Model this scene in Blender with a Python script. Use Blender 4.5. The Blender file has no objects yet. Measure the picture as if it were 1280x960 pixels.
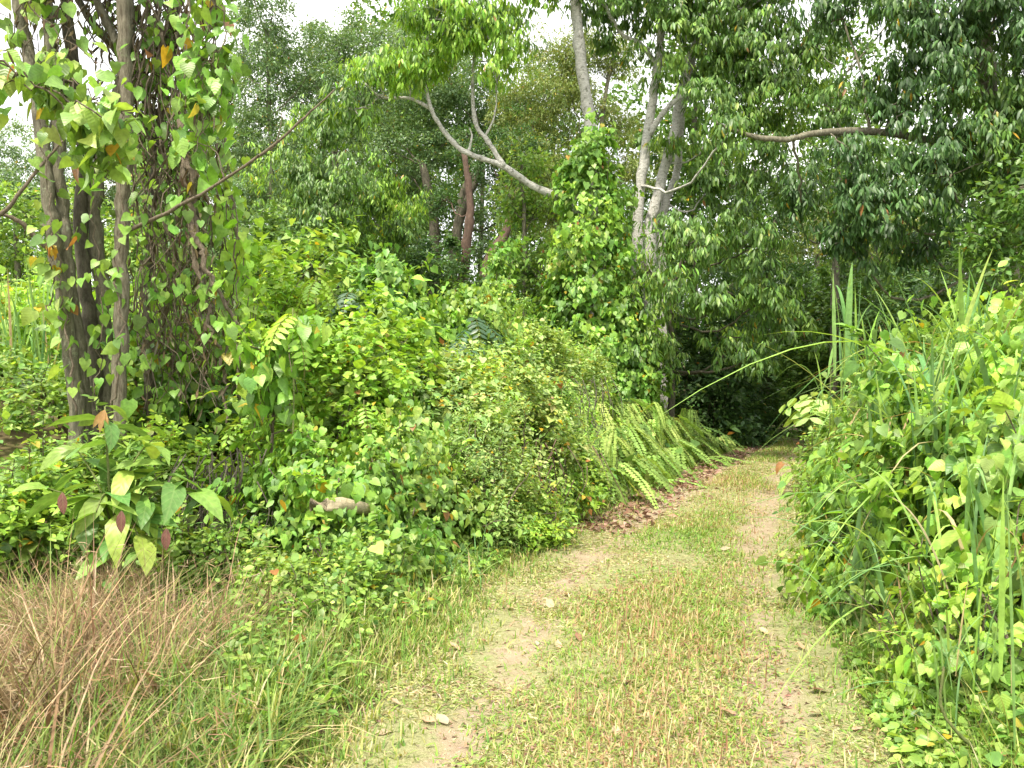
import bpy, math, random
import numpy as np

random.seed(7)
R = np.random.default_rng(7)
F, H0 = 986.0, 1.6                      # focal length in photo pixels, eye height in metres
PI = math.pi
scene = bpy.context.scene
COL = scene.collection


def at(px, py, d):
    """photo pixel + distance -> world point"""
    return np.array([(px - 640.0) / F * d, d, H0 + (480.0 - py) / F * d])


def sm(a, b, x):
    t = np.clip((np.asarray(x, float) - a) / (b - a), 0, 1)
    return t * t * (3 - 2 * t)


# ------------------------------------------------------------------ terrain
PY = np.array([-8, 0, 3.3, 5.9, 7.7, 11.5, 15.5, 20, 26, 34, 45, 60.0])
PX = np.array([-0.75, 0.0, 0.45, 1.03, 1.6, 3.1, 4.75, 6.85, 8.9, 11.4, 14.6, 18.6])
PW = np.array([1.15, 1.15, 1.14, 1.17, 1.2, 1.0, 0.95, 0.85, 0.8, 0.8, 0.8, 0.8])


def pathx(y): return np.interp(y, PY, PX)
def pathw(y): return np.interp(y, PY, PW)


RM = np.linalg.qr(np.random.default_rng(5).normal(size=(3, 3)))[0]


def snoise(p, f, seed, n=3):
    """lattice value noise, about -1..1"""
    p = np.asarray(p, float) * (f / 3.2)
    if p.shape[-1] == 2: p = np.concatenate([p, np.zeros((*p.shape[:-1], 1)) + .37], -1)
    p = p @ RM
    out = np.zeros(p.shape[:-1]); amp = 1.0
    for o in range(n):
        q = p * 2.03 ** o + 17.3 * o + seed * 3.7; fl = np.floor(q); t = q - fl; t = t * t * (3 - 2 * t); fl = fl.astype(np.int64)
        v = np.zeros(out.shape)
        for dx in (0, 1):
            for dy in (0, 1):
                for dz in (0, 1):
                    h = (fl[..., 0] + dx) * 374761393 + (fl[..., 1] + dy) * 668265263 + (fl[..., 2] + dz) * 1274126177 + seed * 974711
                    h = (h ^ (h >> 13)) * 1103515245 & 0x7fffffff; h = (h ^ (h >> 16)) & 0xffff
                    wt = (t[..., 0] if dx else 1 - t[..., 0]) * (t[..., 1] if dy else 1 - t[..., 1]) * (t[..., 2] if dz else 1 - t[..., 2])
                    v = v + wt * (h / 32767.5 - 1)
        out = out + amp * v; amp *= .5
    return out * 1.25


def gh(x, y):
    x = np.asarray(x, float); y = np.asarray(y, float)
    c = pathx(y); w = pathw(y)
    sl = (c - w) - x                    # distance beyond the left edge
    sr = x - (c + w)
    up = sm(4.5, 9, y)
    z = 1.5 * sm(1.2, 8, sl) * up + 2.6 * sm(6, 22, sl) * up + 0.35 * sm(0.3, 3, sr) + 2.5 * sm(6, 30, sr) * up
    z = z + 4.0 * sm(38, 90, y)
    p = np.stack([x, y], -1)
    z = z + 0.035 * snoise(p, 2.2, 3) * np.where(np.minimum(sl, sr) > -9, sm(-0.1, .5, np.maximum(sl, sr)), 0)
    z = z + 0.012 * snoise(p, 4.0, 5)
    return z


# ------------------------------------------------------------------ object helpers
def link(o):
    COL.objects.link(o)
    return o


def thing(name, label, cat, loc, group=None):
    o = bpy.data.objects.new(name, None)
    o.empty_display_size = 0.1
    o.location = [float(v) for v in loc]
    o['label'] = label; o['category'] = cat; o['kind'] = 'thing'
    if group: o['group'] = group
    return link(o)


def stuffed(o, kind, label=None, cat=None):
    o['kind'] = kind
    if label: o['label'] = label
    if cat: o['category'] = cat
    return o


def mesh(name, V, loops, starts, mat, parent=None, col=None, uv=None, origin=None):
    me = bpy.data.meshes.new(name)
    V = np.asarray(V, np.float32)
    if parent is not None and origin is None:
        origin = parent.location
    if origin is not None:
        V = V - np.array(origin, np.float32)
    me.vertices.add(len(V)); me.vertices.foreach_set('co', V.ravel())
    me.loops.add(len(loops)); me.loops.foreach_set('vertex_index', np.asarray(loops, np.int32))
    me.polygons.add(len(starts)); me.polygons.foreach_set('loop_start', np.asarray(starts, np.int32))
    if col is not None:
        a = me.attributes.new('leafcol', 'FLOAT_COLOR', 'POINT')
        c = np.ones((len(V), 4), np.float32); c[:, :3] = col
        a.data.foreach_set('color', c.ravel())
    if uv is not None:
        a = me.attributes.new('luv', 'FLOAT_VECTOR', 'POINT')
        a.data.foreach_set('vector', np.asarray(uv, np.float32).ravel())
    me.update(calc_edges=True)
    me.materials.append(mat)
    o = bpy.data.objects.new(name, me)
    if parent is not None: o.parent = parent
    elif origin is not None: o.location = [float(v) for v in origin]
    return link(o)


def unit(v):
    return v / np.maximum(np.linalg.norm(v, axis=-1, keepdims=True), 1e-9)


# leaf templates: rows of (u_mid, u_edge, half width); each row has left edge, midrib, right edge
def template(rows):
    v, f = [], []
    n = len(rows)
    idx = []
    for um, ue, w in rows:
        if w == 0:
            idx.append((len(v),) * 3); v.append((um, 0, 0))
        else:
            b = len(v); idx.append((b, b + 1, b + 2))
            v += [(ue, -w, w), (um, 0, 0), (ue, w, w)]
    for a, b in zip(idx[:-1], idx[1:]):
        for i, j in ((0, 1), (1, 2)):
            q = []
            for k in (a[i], a[j], b[j], b[i]):
                if k not in q: q.append(k)
            if len(q) > 2: f.append(q)
    return np.array(v, float), f


T = {
    'heart': template([(0, -.14, .2), (.12, .05, .46), (.4, .35, .47), (.7, .68, .26), (1, 1, 0)]),
    'heart_far': template([(0, -.1, .26), (.36, .3, .5), (1, 1, 0)]),
    'ovate': template([(0, 0, 0), (.14, .17, .3), (.42, .44, .5), (.74, .75, .33), (1, 1, 0)]),
    'big': template([(0, 0, 0), (.07, .09, .2), (.22, .25, .42), (.42, .46, .5), (.62, .65, .43), (.8, .82, .26), (.92, .92, .1), (1, 1, 0)]),
    'far': template([(0, 0, 0), (.45, .45, .5), (1, 1, 0)]),
    'lance': template([(0, 0, 0), (.3, .3, .46), (.65, .65, .4), (1, 1, 0)]),
}
_gv = np.array([(0, -.5, 0), (0, .5, 0), (.4, -.45, 0), (.4, .45, 0), (.75, -.3, 0), (.75, .3, 0), (1, 0, 0)], float)
T['blade'] = (_gv, [[0, 1, 3, 2], [2, 3, 5, 4], [4, 5, 6]])
T['blade_far'] = (np.array([(0, -.5, 0), (0, .5, 0), (.55, -.4, 0), (.55, .4, 0), (1, 0, 0)], float), [[0, 1, 3, 2], [2, 3, 4]])


def leafarr(P, D, N, L, W, col, tpl='far', bend=.15, fold=.35, uv=False, wav=0.0):
    """vertex and face arrays of many leaves: P base, D midrib direction, N face normal, L length, W full width"""
    tv, tf = T[tpl]
    n = len(P)
    D = unit(D); B = unit(np.cross(N, D)); N = unit(np.cross(D, B))
    L = np.broadcast_to(L, (n,)); W = np.broadcast_to(W, (n,)); bend = np.broadcast_to(bend, (n,))
    u, v, aw = tv[:, 0], tv[:, 1], tv[:, 2]
    z = -bend[:, None] * (u ** 2)[None] * L[:, None] + fold * W[:, None] * aw[None]
    if wav:
        z = z + wav * W[:, None] * R.normal(size=z.shape) * (aw[None] > 0)
    # keep length under bending: shorten a little
    us = u[None] * (1 - 0.35 * np.minimum(bend, 1.2)[:, None] * u[None] ** 2 * np.minimum(bend, 1)[:, None])
    V = (P[:, None] + (us * L[:, None])[..., None] * D[:, None] + (v[None] * W[:, None])[..., None] * B[:, None]
         + z[..., None] * N[:, None])
    k = len(tv)
    fl = np.concatenate([np.array(f) for f in tf]); fs = np.cumsum([0] + [len(f) for f in tf])[:-1]
    loops = (np.arange(n)[:, None] * k + fl[None]).ravel()
    starts = (np.arange(n)[:, None] * len(fl) + fs[None]).ravel()
    C = np.repeat(col, k, axis=0)
    UV = None
    if uv:
        UV = np.empty((n, k, 3)); UV[..., 0] = u; UV[..., 1] = v * 2; UV[..., 2] = R.random(n)[:, None]
        UV = UV.reshape(-1, 3)
    return V.reshape(-1, 3), loops, starts, C, UV


def leafmesh(name, mat, parts, parent=None):
    VV, LL, SS, CC, UU = [], [], [], [], []; b = lo = 0
    for V, l, st, C, U in parts:
        VV.append(V); LL.append(l + b); SS.append(st + lo); CC.append(C); UU.append(np.zeros_like(V) if U is None else U)
        b += len(V); lo += len(l)
    return mesh(name, np.vstack(VV), np.concatenate(LL), np.concatenate(SS), mat, parent, np.vstack(CC), np.vstack(UU))


def leafcloud(name, mat, P, D, N, L, W, col, tpl='far', bend=.15, fold=.35, parent=None, uv=False, wav=0.0):
    V, l, st, C, U = leafarr(P, D, N, L, W, col, tpl, bend, fold, uv, wav)
    return mesh(name, V, l, st, mat, parent, C, U)


def curve(pts, sub=4, wob=0.0):
    p = np.asarray(pts, float)
    if len(p) < 3: sub = max(sub, 4)
    q = np.vstack([2 * p[0] - p[1], p, 2 * p[-1] - p[-2]])
    out = []
    for i in range(1, len(q) - 2):
        for t in np.arange(sub) / sub:
            a, b, c, d = q[i - 1], q[i], q[i + 1], q[i + 2]
            out.append(.5 * (2 * b + (c - a) * t + (2 * a - 5 * b + 4 * c - d) * t * t + (3 * b - a - 3 * c + d) * t ** 3))
    out.append(p[-1])
    out = np.array(out)
    if wob: out[1:-1] += R.normal(size=(len(out) - 2, 3)) * wob
    return out


def tubes(name, mat, specs, parent, sides=7):
    """specs: list of (points, radius0, radius1) -> ONE mesh"""
    VV, LL, SS = [], [], []
    b = lo = 0
    for pts, r0, r1 in specs:
        p = np.asarray(pts, float); m = len(p)
        t = unit(np.gradient(p, axis=0))
        ref = np.array([1., 0.13, 0]) if abs(t[:, 0]).mean() < .8 else np.array([0, 0, 1.])
        s = unit(np.cross(t, ref)); w = np.cross(t, s)
        rr = np.linspace(r0, r1, m) * (1 + .07 * R.normal(size=m))
        rr[0] *= 1.12
        a = np.arange(sides) / sides * 2 * PI
        ring = p[:, None] + rr[:, None, None] * (np.cos(a)[None, :, None] * s[:, None] + np.sin(a)[None, :, None] * w[:, None])
        VV.append(ring.reshape(-1, 3))
        i = np.arange(m - 1)[:, None] * sides; j = np.arange(sides)[None]; jn = (j + 1) % sides
        q = np.stack([i + j, i + jn, i + sides + jn, i + sides + j], -1).reshape(-1, 4) + b
        LL.append(q.ravel()); SS.append(np.arange(len(q)) * 4 + lo)
        cap = np.arange(sides) + b + (m - 1) * sides
        lo += q.size; LL.append(cap); SS.append(np.array([lo])); lo += sides
        cap0 = np.arange(sides)[::-1] + b
        LL.append(cap0); SS.append(np.array([lo])); lo += sides
        b += m * sides
    return mesh(name, np.vstack(VV), np.concatenate(LL), np.concatenate(SS), mat, parent)


# ------------------------------------------------------------------ materials
def newmat(name):
    m = bpy.data.materials.new(name); m.use_nodes = True
    nt = m.node_tree; nt.nodes.clear()
    return m, nt, nt.nodes, nt.links


def leafmat(name, rough=.45, trans=.35, spec=.4, veins=0.0, tint=(1.25, 1.15, .55)):
    m, nt, N, K = newmat(name)
    out = N.new('ShaderNodeOutputMaterial'); mx = N.new('ShaderNodeMixShader'); mx.inputs[0].default_value = trans
    pb = N.new('ShaderNodeBsdfPrincipled'); tr = N.new('ShaderNodeBsdfTranslucent')
    at_ = N.new('ShaderNodeAttribute'); at_.attribute_name = 'leafcol'
    pb.inputs['Roughness'].default_value = rough
    pb.inputs['Specular IOR Level'].default_value = spec
    colr = at_.outputs['Color']
    # blotches on the blade
    tc = N.new('ShaderNodeTexCoord'); ns = N.new('ShaderNodeTexNoise'); ns.inputs['Scale'].default_value = 26
    ns.inputs['Detail'].default_value = 2
    K.new(tc.outputs['Object'], ns.inputs['Vector'])
    mr = N.new('ShaderNodeMapRange'); mr.inputs[1].default_value = .3; mr.inputs[2].default_value = .7
    mr.inputs[3].default_value = .8; mr.inputs[4].default_value = 1.2
    K.new(ns.outputs['Fac'], mr.inputs[0])
    mul = N.new('ShaderNodeMix'); mul.data_type = 'RGBA'; mul.blend_type = 'MULTIPLY'; mul.inputs[0].default_value = 1
    K.new(colr, mul.inputs[6]); K.new(mr.outputs[0], mul.inputs[7])
    colr = mul.outputs[2]
    if veins:
        uv = N.new('ShaderNodeAttribute'); uv.attribute_name = 'luv'
        sp = N.new('ShaderNodeSeparateXYZ'); K.new(uv.outputs['Vector'], sp.inputs[0])
        ab = N.new('ShaderNodeMath'); ab.operation = 'ABSOLUTE'; K.new(sp.outputs[1], ab.inputs[0])
        a1 = N.new('ShaderNodeMath'); a1.operation = 'MULTIPLY_ADD'; a1.inputs[1].default_value = -.32
        K.new(ab.outputs[0], a1.inputs[0]); K.new(sp.outputs[0], a1.inputs[2])
        a2 = N.new('ShaderNodeMath'); a2.operation = 'MULTIPLY'; a2.inputs[1].default_value = 2 * PI * 6
        K.new(a1.outputs[0], a2.inputs[0])
        sn = N.new('ShaderNodeMath'); sn.operation = 'SINE'; K.new(a2.outputs[0], sn.inputs[0])
        r1 = N.new('ShaderNodeMapRange'); r1.inputs[1].default_value = .8; r1.inputs[2].default_value = 1
        K.new(sn.outputs[0], r1.inputs[0])
        r2 = N.new('ShaderNodeMapRange'); r2.inputs[1].default_value = .1; r2.inputs[2].default_value = .03
        K.new(ab.outputs[0], r2.inputs[0])
        mxv = N.new('ShaderNodeMath'); mxv.operation = 'MAXIMUM'
        K.new(r1.outputs[0], mxv.inputs[0]); K.new(r2.outputs[0], mxv.inputs[1])
        sc = N.new('ShaderNodeMath'); sc.operation = 'MULTIPLY'; sc.inputs[1].default_value = veins
        K.new(mxv.outputs[0], sc.inputs[0])
        lm = N.new('ShaderNodeMix'); lm.data_type = 'RGBA'; lm.inputs[7].default_value = (.42, .5, .2, 1)
        K.new(sc.outputs[0], lm.inputs[0]); K.new(colr, lm.inputs[6]); colr = lm.outputs[2]
        bp = N.new('ShaderNodeBump'); bp.inputs['Strength'].default_value = .18; bp.inputs['Distance'].default_value = .003
        bp.invert = True
        K.new(sn.outputs[0], bp.inputs['Height']); K.new(bp.outputs[0], pb.inputs['Normal'])
    K.new(colr, pb.inputs['Base Color'])
    tn = N.new('ShaderNodeMix'); tn.data_type = 'RGBA'; tn.blend_type = 'MULTIPLY'; tn.inputs[0].default_value = 1
    tn.inputs[7].default_value = (*tint, 1)
    K.new(colr, tn.inputs[6]); K.new(tn.outputs[2], tr.inputs['Color'])
    K.new(pb.outputs[0], mx.inputs[1]); K.new(tr.outputs[0], mx.inputs[2]); K.new(mx.outputs[0], out.inputs[0])
    return m


def barkmat(name, c1, c2, c3, scale=7, lichen=.5, ringy=1.0):
    """c1/c2 bark tones stretched along the trunk, c3 lichen or moss patches"""
    m, nt, N, K = newmat(name)
    out = N.new('ShaderNodeOutputMaterial'); pb = N.new('ShaderNodeBsdfPrincipled'); pb.inputs['Roughness'].default_value = .85
    pb.inputs['Specular IOR Level'].default_value = .2
    tc = N.new('ShaderNodeTexCoord'); mp = N.new('ShaderNodeMapping'); mp.inputs['Scale'].default_value = (scale, scale, scale * ringy)
    K.new(tc.outputs['Object'], mp.inputs[0])
    n1 = N.new('ShaderNodeTexNoise'); n1.inputs['Scale'].default_value = 2.2; n1.inputs['Detail'].default_value = 7; n1.inputs['Roughness'].default_value = .7
    K.new(mp.outputs[0], n1.inputs['Vector'])
    r = N.new('ShaderNodeMapRange'); r.inputs[1].default_value = .36; r.inputs[2].default_value = .64; K.new(n1.outputs['Fac'], r.inputs[0])
    m1 = N.new('ShaderNodeMix'); m1.data_type = 'RGBA'; m1.inputs[6].default_value = (*c1, 1); m1.inputs[7].default_value = (*c2, 1)
    K.new(r.outputs[0], m1.inputs[0])
    n2 = N.new('ShaderNodeTexNoise'); n2.inputs['Scale'].default_value = 11; n2.inputs['Detail'].default_value = 8; n2.inputs['Roughness'].default_value = .75
    K.new(tc.outputs['Object'], n2.inputs['Vector'])
    r2 = N.new('ShaderNodeMapRange'); r2.inputs[1].default_value = .66 - .3 * lichen; r2.inputs[2].default_value = .74 - .3 * lichen
    K.new(n2.outputs['Fac'], r2.inputs[0])
    m2 = N.new('ShaderNodeMix'); m2.data_type = 'RGBA'; m2.inputs[7].default_value = (*c3, 1)
    K.new(r2.outputs[0], m2.inputs[0]); K.new(m1.outputs[2], m2.inputs[6])
    K.new(m2.outputs[2], pb.inputs['Base Color'])
    bp = N.new('ShaderNodeBump'); bp.inputs['Strength'].default_value = 1; bp.inputs['Distance'].default_value = .035
    K.new(n1.outputs['Fac'], bp.inputs['Height']); K.new(bp.outputs[0], pb.inputs['Normal'])
    K.new(pb.outputs[0], out.inputs[0])
    return m


LEAF = leafmat('leaf_matt', .45, .36, .5)
GLOSS = leafmat('leaf_glossy', .38, .3, .5)
VEIN = leafmat('leaf_veined', .42, .36, .5, veins=.07)
GRASS = leafmat('grass_blade', .6, .35, .25)
DRY = leafmat('dry_blade', .8, .25, .1, tint=(1, .9, .7))
PALE = barkmat('pale_bark', (.36, .35, .31), (.62, .60, .55), (.17, .17, .13), 6, .42, 2.6)
GREY = barkmat('grey_bark', (.10, .092, .062), (.25, .23, .165), (.30, .32, .22), 12, .3, .25)
DARK = barkmat('dark_bark', (.06, .054, .038), (.14, .125, .09), (.13, .15, .08), 9, .3, .4)
RED = barkmat('red_bark', (.085, .055, .042), (.16, .105, .08), (.07, .065, .045), 5, .3, .4)
TWIG = barkmat('twig_bark', (.12, .095, .065), (.25, .205, .15), (.2, .19, .12), 20, .3, .4)
STEM = barkmat('green_stem', (.13, .17, .05), (.2, .22, .08), (.16, .12, .07), 14, .3, .4)

# leaf palettes (real base colours)
PAL = {
    'vine': [(.15, .32, .042), (.20, .40, .05), (.12, .26, .042), (.25, .44, .065)],
    'lime': [(.270, .486, .047), (.338, .540, .061), (.216, .419, .054)],
    'mix': [(.17, .33, .045), (.27, .45, .07), (.33, .49, .09), (.12, .25, .045), (.22, .38, .075)],
    'pale': [(.264, .419, .116), (.326, .496, .124), (.202, .341, .078), (.388, .512, .155)],
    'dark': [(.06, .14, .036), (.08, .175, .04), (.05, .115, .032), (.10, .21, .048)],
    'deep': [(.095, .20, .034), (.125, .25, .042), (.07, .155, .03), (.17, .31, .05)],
    'blue': [(.060, .138, .060), (.084, .168, .072), (.048, .120, .054)],
    'grey': [(.125, .23, .08), (.155, .27, .09), (.095, .18, .065), (.19, .31, .10)],
    'olive': [(.18, .26, .05), (.23, .31, .065), (.13, .21, .04), (.27, .33, .08)],
    'fern': [(.210, .364, .070), (.280, .434, .084), (.168, .308, .063), (.336, .462, .112)],
    'dry': [(.340, .220, .110), (.420, .300, .170), (.260, .150, .075), (.480, .370, .220), (.220, .140, .080)],
    'litter': [(.24, .15, .09), (.32, .22, .14), (.17, .10, .06), (.40, .31, .20)],
}
YEL = np.array([(.55, .38, .03), (.50, .30, .03), (.33, .15, .05), (.42, .36, .06)])


def cols(n, pal, yellow=.012, jit=.16):
    p = np.array(PAL[pal])
    c = p[R.integers(0, len(p), n)]
    t = R.random((n, 1))
    c = c * (1 - t * .5) + p[R.integers(0, len(p), n)] * t * .5
    c = c * (1 + jit * R.normal(size=(n, 1))) * (1 + .06 * R.normal(size=(n, 3)))
    c = c * [1.06, 1.0, 1.12]
    y = R.random(n) < yellow
    c[y] = YEL[R.integers(0, len(YEL), y.sum())]
    return np.clip(c, .01, .8)


# ------------------------------------------------------------------ samplers
def sphere_dirs(n, zmin=-1.0):
    z = R.uniform(zmin, 1, n); a = R.random(n) * 2 * PI; r = np.sqrt(1 - z * z)
    return np.stack([r * np.cos(a), r * np.sin(a), z], 1)


def mound_points(c, rx, ry, h, n, lump=.2, p=2.6, deep=.35, zmin=0.0):
    """points on and under a lumpy dome standing on c"""
    s = int(abs(c[0] * 131 + c[1] * 977)) + 11
    d = sphere_dirs(n, zmin)
    z = d[:, 2]; rho = (1 - np.abs(z) ** p) ** (1 / p)
    hd = unit(d[:, :2] + 1e-9)
    q = np.stack([hd[:, 0] * rho, hd[:, 1] * rho, z], 1)
    lum = 1 + lump * (snoise(q * [rx, ry, h], 3.0, s) * .75 + snoise(q * [rx, ry, h], 7.0, s + 1) * .4)
    dep = np.where(R.random(n) < .68, np.abs(R.normal(size=n)) * .05, R.random(n) * deep)
    k = lum * (1 - dep)
    P = np.stack([c[0] + q[:, 0] * rx * k, c[1] + q[:, 1] * ry * k, c[2] + np.abs(q[:, 2]) * h * (.35 + .65 * k)], 1)
    # gather two thirds of the leaves into sprays that stand proud of, or sink into, the dome
    ncl = int(30 + 26 * (rx + ry) * max(h, .4)); ci = R.choice(n, min(ncl, n), replace=False)
    cc = P[ci] + unit(q[ci] * [1, 1, .6] + [0, 0, .35]) * (R.normal(.03, .16, len(ci)) * min(1, .5 + .5 * rx))[:, None]
    w_ = R.gamma(1.5, size=len(ci)); sel = R.random(n) < .72
    pick = R.choice(len(ci), int(sel.sum()), p=w_ / w_.sum())
    sig = R.uniform(.05, .13, len(ci))[pick][:, None] * min(1.3, .6 + .5 * rx)
    P[sel] = cc[pick] + R.normal(size=(len(pick), 3)) * sig * [1, 1, 1.1]
    q = np.where(sel[:, None], 0, q); q[sel] = ((P[sel] - c) / [rx, ry, max(h, .1)]).clip(-1.2, 1.2)
    P[:, 2] = np.maximum(P[:, 2], c[2] + .03)
    O = unit(np.stack([q[:, 0] / rx, q[:, 1] / ry, q[:, 2] / h], 1))
    return P, O


def orient(O, style):
    n = len(O); rnd = R.normal(size=(n, 3)); up = np.array([0, 0, 1.])
    if style == 'hang':                                 # shingled vine leaves: tip down, face outwards and up
        D = unit(-up + .55 * O + .45 * rnd); N = unit(.8 * O + .55 * up + .38 * R.normal(size=(n, 3)))
    elif style == 'flat':                               # leaves held out towards the light
        hor = O * [1, 1, .2]
        D = unit(.8 * hor + .75 * rnd * [1, 1, .45] - .15 * up); N = unit(up + .35 * O + .42 * R.normal(size=(n, 3)))
    else:
        D = unit(rnd + .3 * O); N = unit(R.normal(size=(n, 3)) + .8 * up + .3 * O)
    return D, N


def bush(label, px, d, rx, h, leaf='heart', size=.11, asp=.95, pal='vine', style='hang', n=None, ry=None, cat='bush', name='vine_covered_bush',
         X=None, lump=.3, yellow=.012, mat=None, group=None, far=None, deep=.4, twigs=16, zmin=0.0, dens=1.0, base=None, stemmat=None, shoot=24, pal2=None):
    x = (px - 640) / F * d if X is None else X
    ry = ry or rx
    z = float(gh(x, d)) - .05 if base is None else base
    h = h - z if base is None else h                    # h is given above the road
    h = max(h, .15)
    t = thing(name, label, cat, (x, d, z), group)
    area = 2 * PI * rx * max(h, .3) * .75 + PI * rx * ry * .6
    la = size * size * asp * .62
    if n is None: size *= .86; n = int(min(42000, dens * 3.6 * area / (la * .7)))
    P, O = mound_points(np.array([x, d, z]), rx, ry, h, n, lump, deep=deep, zmin=zmin)
    D, N = orient(O, style)
    shoots = []
    if shoot:
        ii = R.integers(0, n, shoot); EP, ED, EN = [], [], []
        for i in ii:
            if P[i, 2] < z + .35 * h: continue
            ln = R.uniform(.12, .42) * min(1.2, rx + .3); dr = unit(O[i] * .6 + [0, 0, .8] + .35 * R.normal(size=3))
            sc_ = curve([P[i] - dr * .15, P[i] + dr * ln * .5, P[i] + dr * ln + R.normal(size=3) * .05 - [0, 0, .04]], 4)
            shoots.append((sc_, .005, .002)); m = int(ln / size * 3.4) + 4
            k_ = R.integers(1, len(sc_), m); EP.append(sc_[k_] + .01 * R.normal(size=(m, 3)))
            a_ = R.normal(size=(m, 3)); ED.append(unit(a_ * [1, 1, .35] + dr * .5)); EN.append(unit(np.array([0, 0, 1.]) + .4 * R.normal(size=(m, 3))))
        if EP:
            P = np.vstack([P] + EP); D = np.vstack([D] + ED); N = np.vstack([N] + EN); n = len(P)
    L = size * np.clip(np.exp(R.normal(-.12, .33, n)), .35, 1.9)
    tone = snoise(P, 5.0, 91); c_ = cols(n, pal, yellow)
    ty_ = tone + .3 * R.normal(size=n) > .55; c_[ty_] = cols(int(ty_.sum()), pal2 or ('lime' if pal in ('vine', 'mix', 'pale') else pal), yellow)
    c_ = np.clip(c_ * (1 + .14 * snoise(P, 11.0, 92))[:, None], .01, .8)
    far = d > 9 if far is None else far
    tpl = leaf + '_far' if (leaf + '_far') in T and far else ('far' if far and leaf != 'lance' else leaf)
    # the main species, with one or two others growing through it in patches
    bd = np.clip(R.normal(.2, .15, n), -.1, .7)
    sp_ = snoise(P, 4.5, 93) + .45 * R.normal(size=n)
    k1 = sp_ > .5; k2 = (sp_ < -.62) & ~k1; k0 = ~(k1 | k2)
    other = {'heart': ('ovate', 'heart'), 'ovate': ('heart', 'lance'), 'lance': ('ovate', 'ovate')}[leaf]
    tp = lambda q: (q + '_far' if (q + '_far') in T else 'far' if q != 'lance' else q) if far else q
    as2 = {'heart': .9, 'ovate': .52, 'lance': .26}
    pr = [leafarr(P[k0], D[k0], N[k0], L[k0], L[k0] * asp, c_[k0], tpl, bd[k0], .22, not far)]
    if k1.any(): pr.append(leafarr(P[k1], D[k1], N[k1], L[k1] * .8, L[k1] * .8 * as2[other[0]], np.clip(c_[k1] * [1.12, 1.04, .95], 0, .8), tp(other[0]), bd[k1], .25, not far))
    if k2.any(): pr.append(leafarr(P[k2], unit(D[k2] + .4 * R.normal(size=(int(k2.sum()), 3))), N[k2], L[k2] * 1.0, L[k2] * as2[other[1]] * .8, np.clip(c_[k2] * [.8, .9, .9], 0, .8), tp(other[1]), bd[k2], .3, not far))
    leafmesh('foliage', mat or (LEAF if far else VEIN), pr, t)
    if twigs:
        sp = shoots
        ii = R.integers(0, n, twigs)
        for i in ii:
            b = np.array([x + R.normal() * rx * .3, d + R.normal() * ry * .3, z])
            m = (b + P[i]) / 2 + R.normal(size=3) * .12 + [0, 0, .1 * h]
            sp.append((curve([b, m, P[i]], 4, .01), .014, .004))
        tubes('stem', stemmat or TWIG, sp, t, 5)
    return t


def pinnate(L, npair, ll, lw, droop=.5, taper=True, tip=True, vshape=.35, fwd=.35):
    """one compound leaf / frond along +X: returns leaf arrays P, D, N, L, W and the rachis"""
    s = np.linspace(.12, 1, npair)
    curvez = lambda q: np.stack([q * L * (1 - .18 * droop * q), q * 0, L * (.25 * q - (droop + .25) * .6 * q * q)], -1)
    base = curvez(s)
    tang = unit(curvez(s + .01) - base)
    P, D, N, LL, W = [], [], [], [], []
    prof = np.sin(np.clip(s * .93 + .12, 0, 1) * PI) ** .55 if taper else np.ones(npair) * (1 - .25 * s)
    for sd in (-1, 1):
        P.append(base)
        D.append(unit(np.array([0, sd, 0]) + fwd * tang + np.array([0, 0, -vshape * .6]) + .07 * R.normal(size=(npair, 3))))
        nn = np.cross(tang, np.array([0, 1., 0])) * -1
        nn = np.where(nn[:, 2:3] < 0, -nn, nn)
        N.append(nn + .12 * R.normal(size=(npair, 3)))
        LL.append(ll * prof); W.append(np.full(npair, lw) * (.5 + .5 * prof))
    P, D, N, LL, W = map(np.concatenate, (P, D, N, LL, W))
    return P, D, N, LL, W, curvez(np.linspace(0, 1, 9))


def rot(v, yaw, pitch, roll=0.0):
    cr, sr = math.cos(roll), math.sin(roll)
    v = v @ np.array([[1, 0, 0], [0, cr, sr], [0, -sr, cr]])
    c, s = math.cos(pitch), math.sin(pitch)
    v = v @ np.array([[c, 0, s], [0, 1, 0], [-s, 0, c]])
    c, s = math.cos(yaw), math.sin(yaw)
    return v @ np.array([[c, s, 0], [-s, c, 0], [0, 0, 1]])


def frond_object(parent, origin, L, npair, ll, lw, yaw, pitch, pal, droop, name='frond', mat=None, tpl='far', roll=0, yellow=0, vshape=.35, taper=True, fwd=.35, bend=.12, tone=1.0):
    P, D, N, LL, W, ra = pinnate(L, npair, ll, lw, droop, vshape=vshape, taper=taper, fwd=fwd)
    P, D, N, ra = (rot(a, yaw, pitch, roll) for a in (P, D, N, ra))
    c = cols(1, pal, yellow, .12) * tone
    c = np.clip(np.repeat(c, len(P), 0) * (1 + .08 * R.normal(size=(len(P), 1))), .01, .7)
    # rachis as an extra thin leaf chain
    seg = ra[1:] - ra[:-1]
    P = np.vstack([P, ra[:-1]]); D = np.vstack([D, seg]); N = np.vstack([N, np.cross(seg, [0.3, .9, 0]) + [0, 0, 1e-3]])
    LL = np.concatenate([LL, np.linalg.norm(seg, axis=1) * 1.6]); W = np.concatenate([W, np.full(len(seg), .012)])
    c = np.vstack([c, np.tile([(.2, .17, .06)], (len(seg), 1))])
    b = np.concatenate([np.full(len(LL) - len(seg), bend), np.zeros(len(seg))])
    return leafcloud(name, mat or LEAF, P + origin, D, N, LL, W, c, tpl, bend=b, fold=.1, parent=parent)


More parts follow.
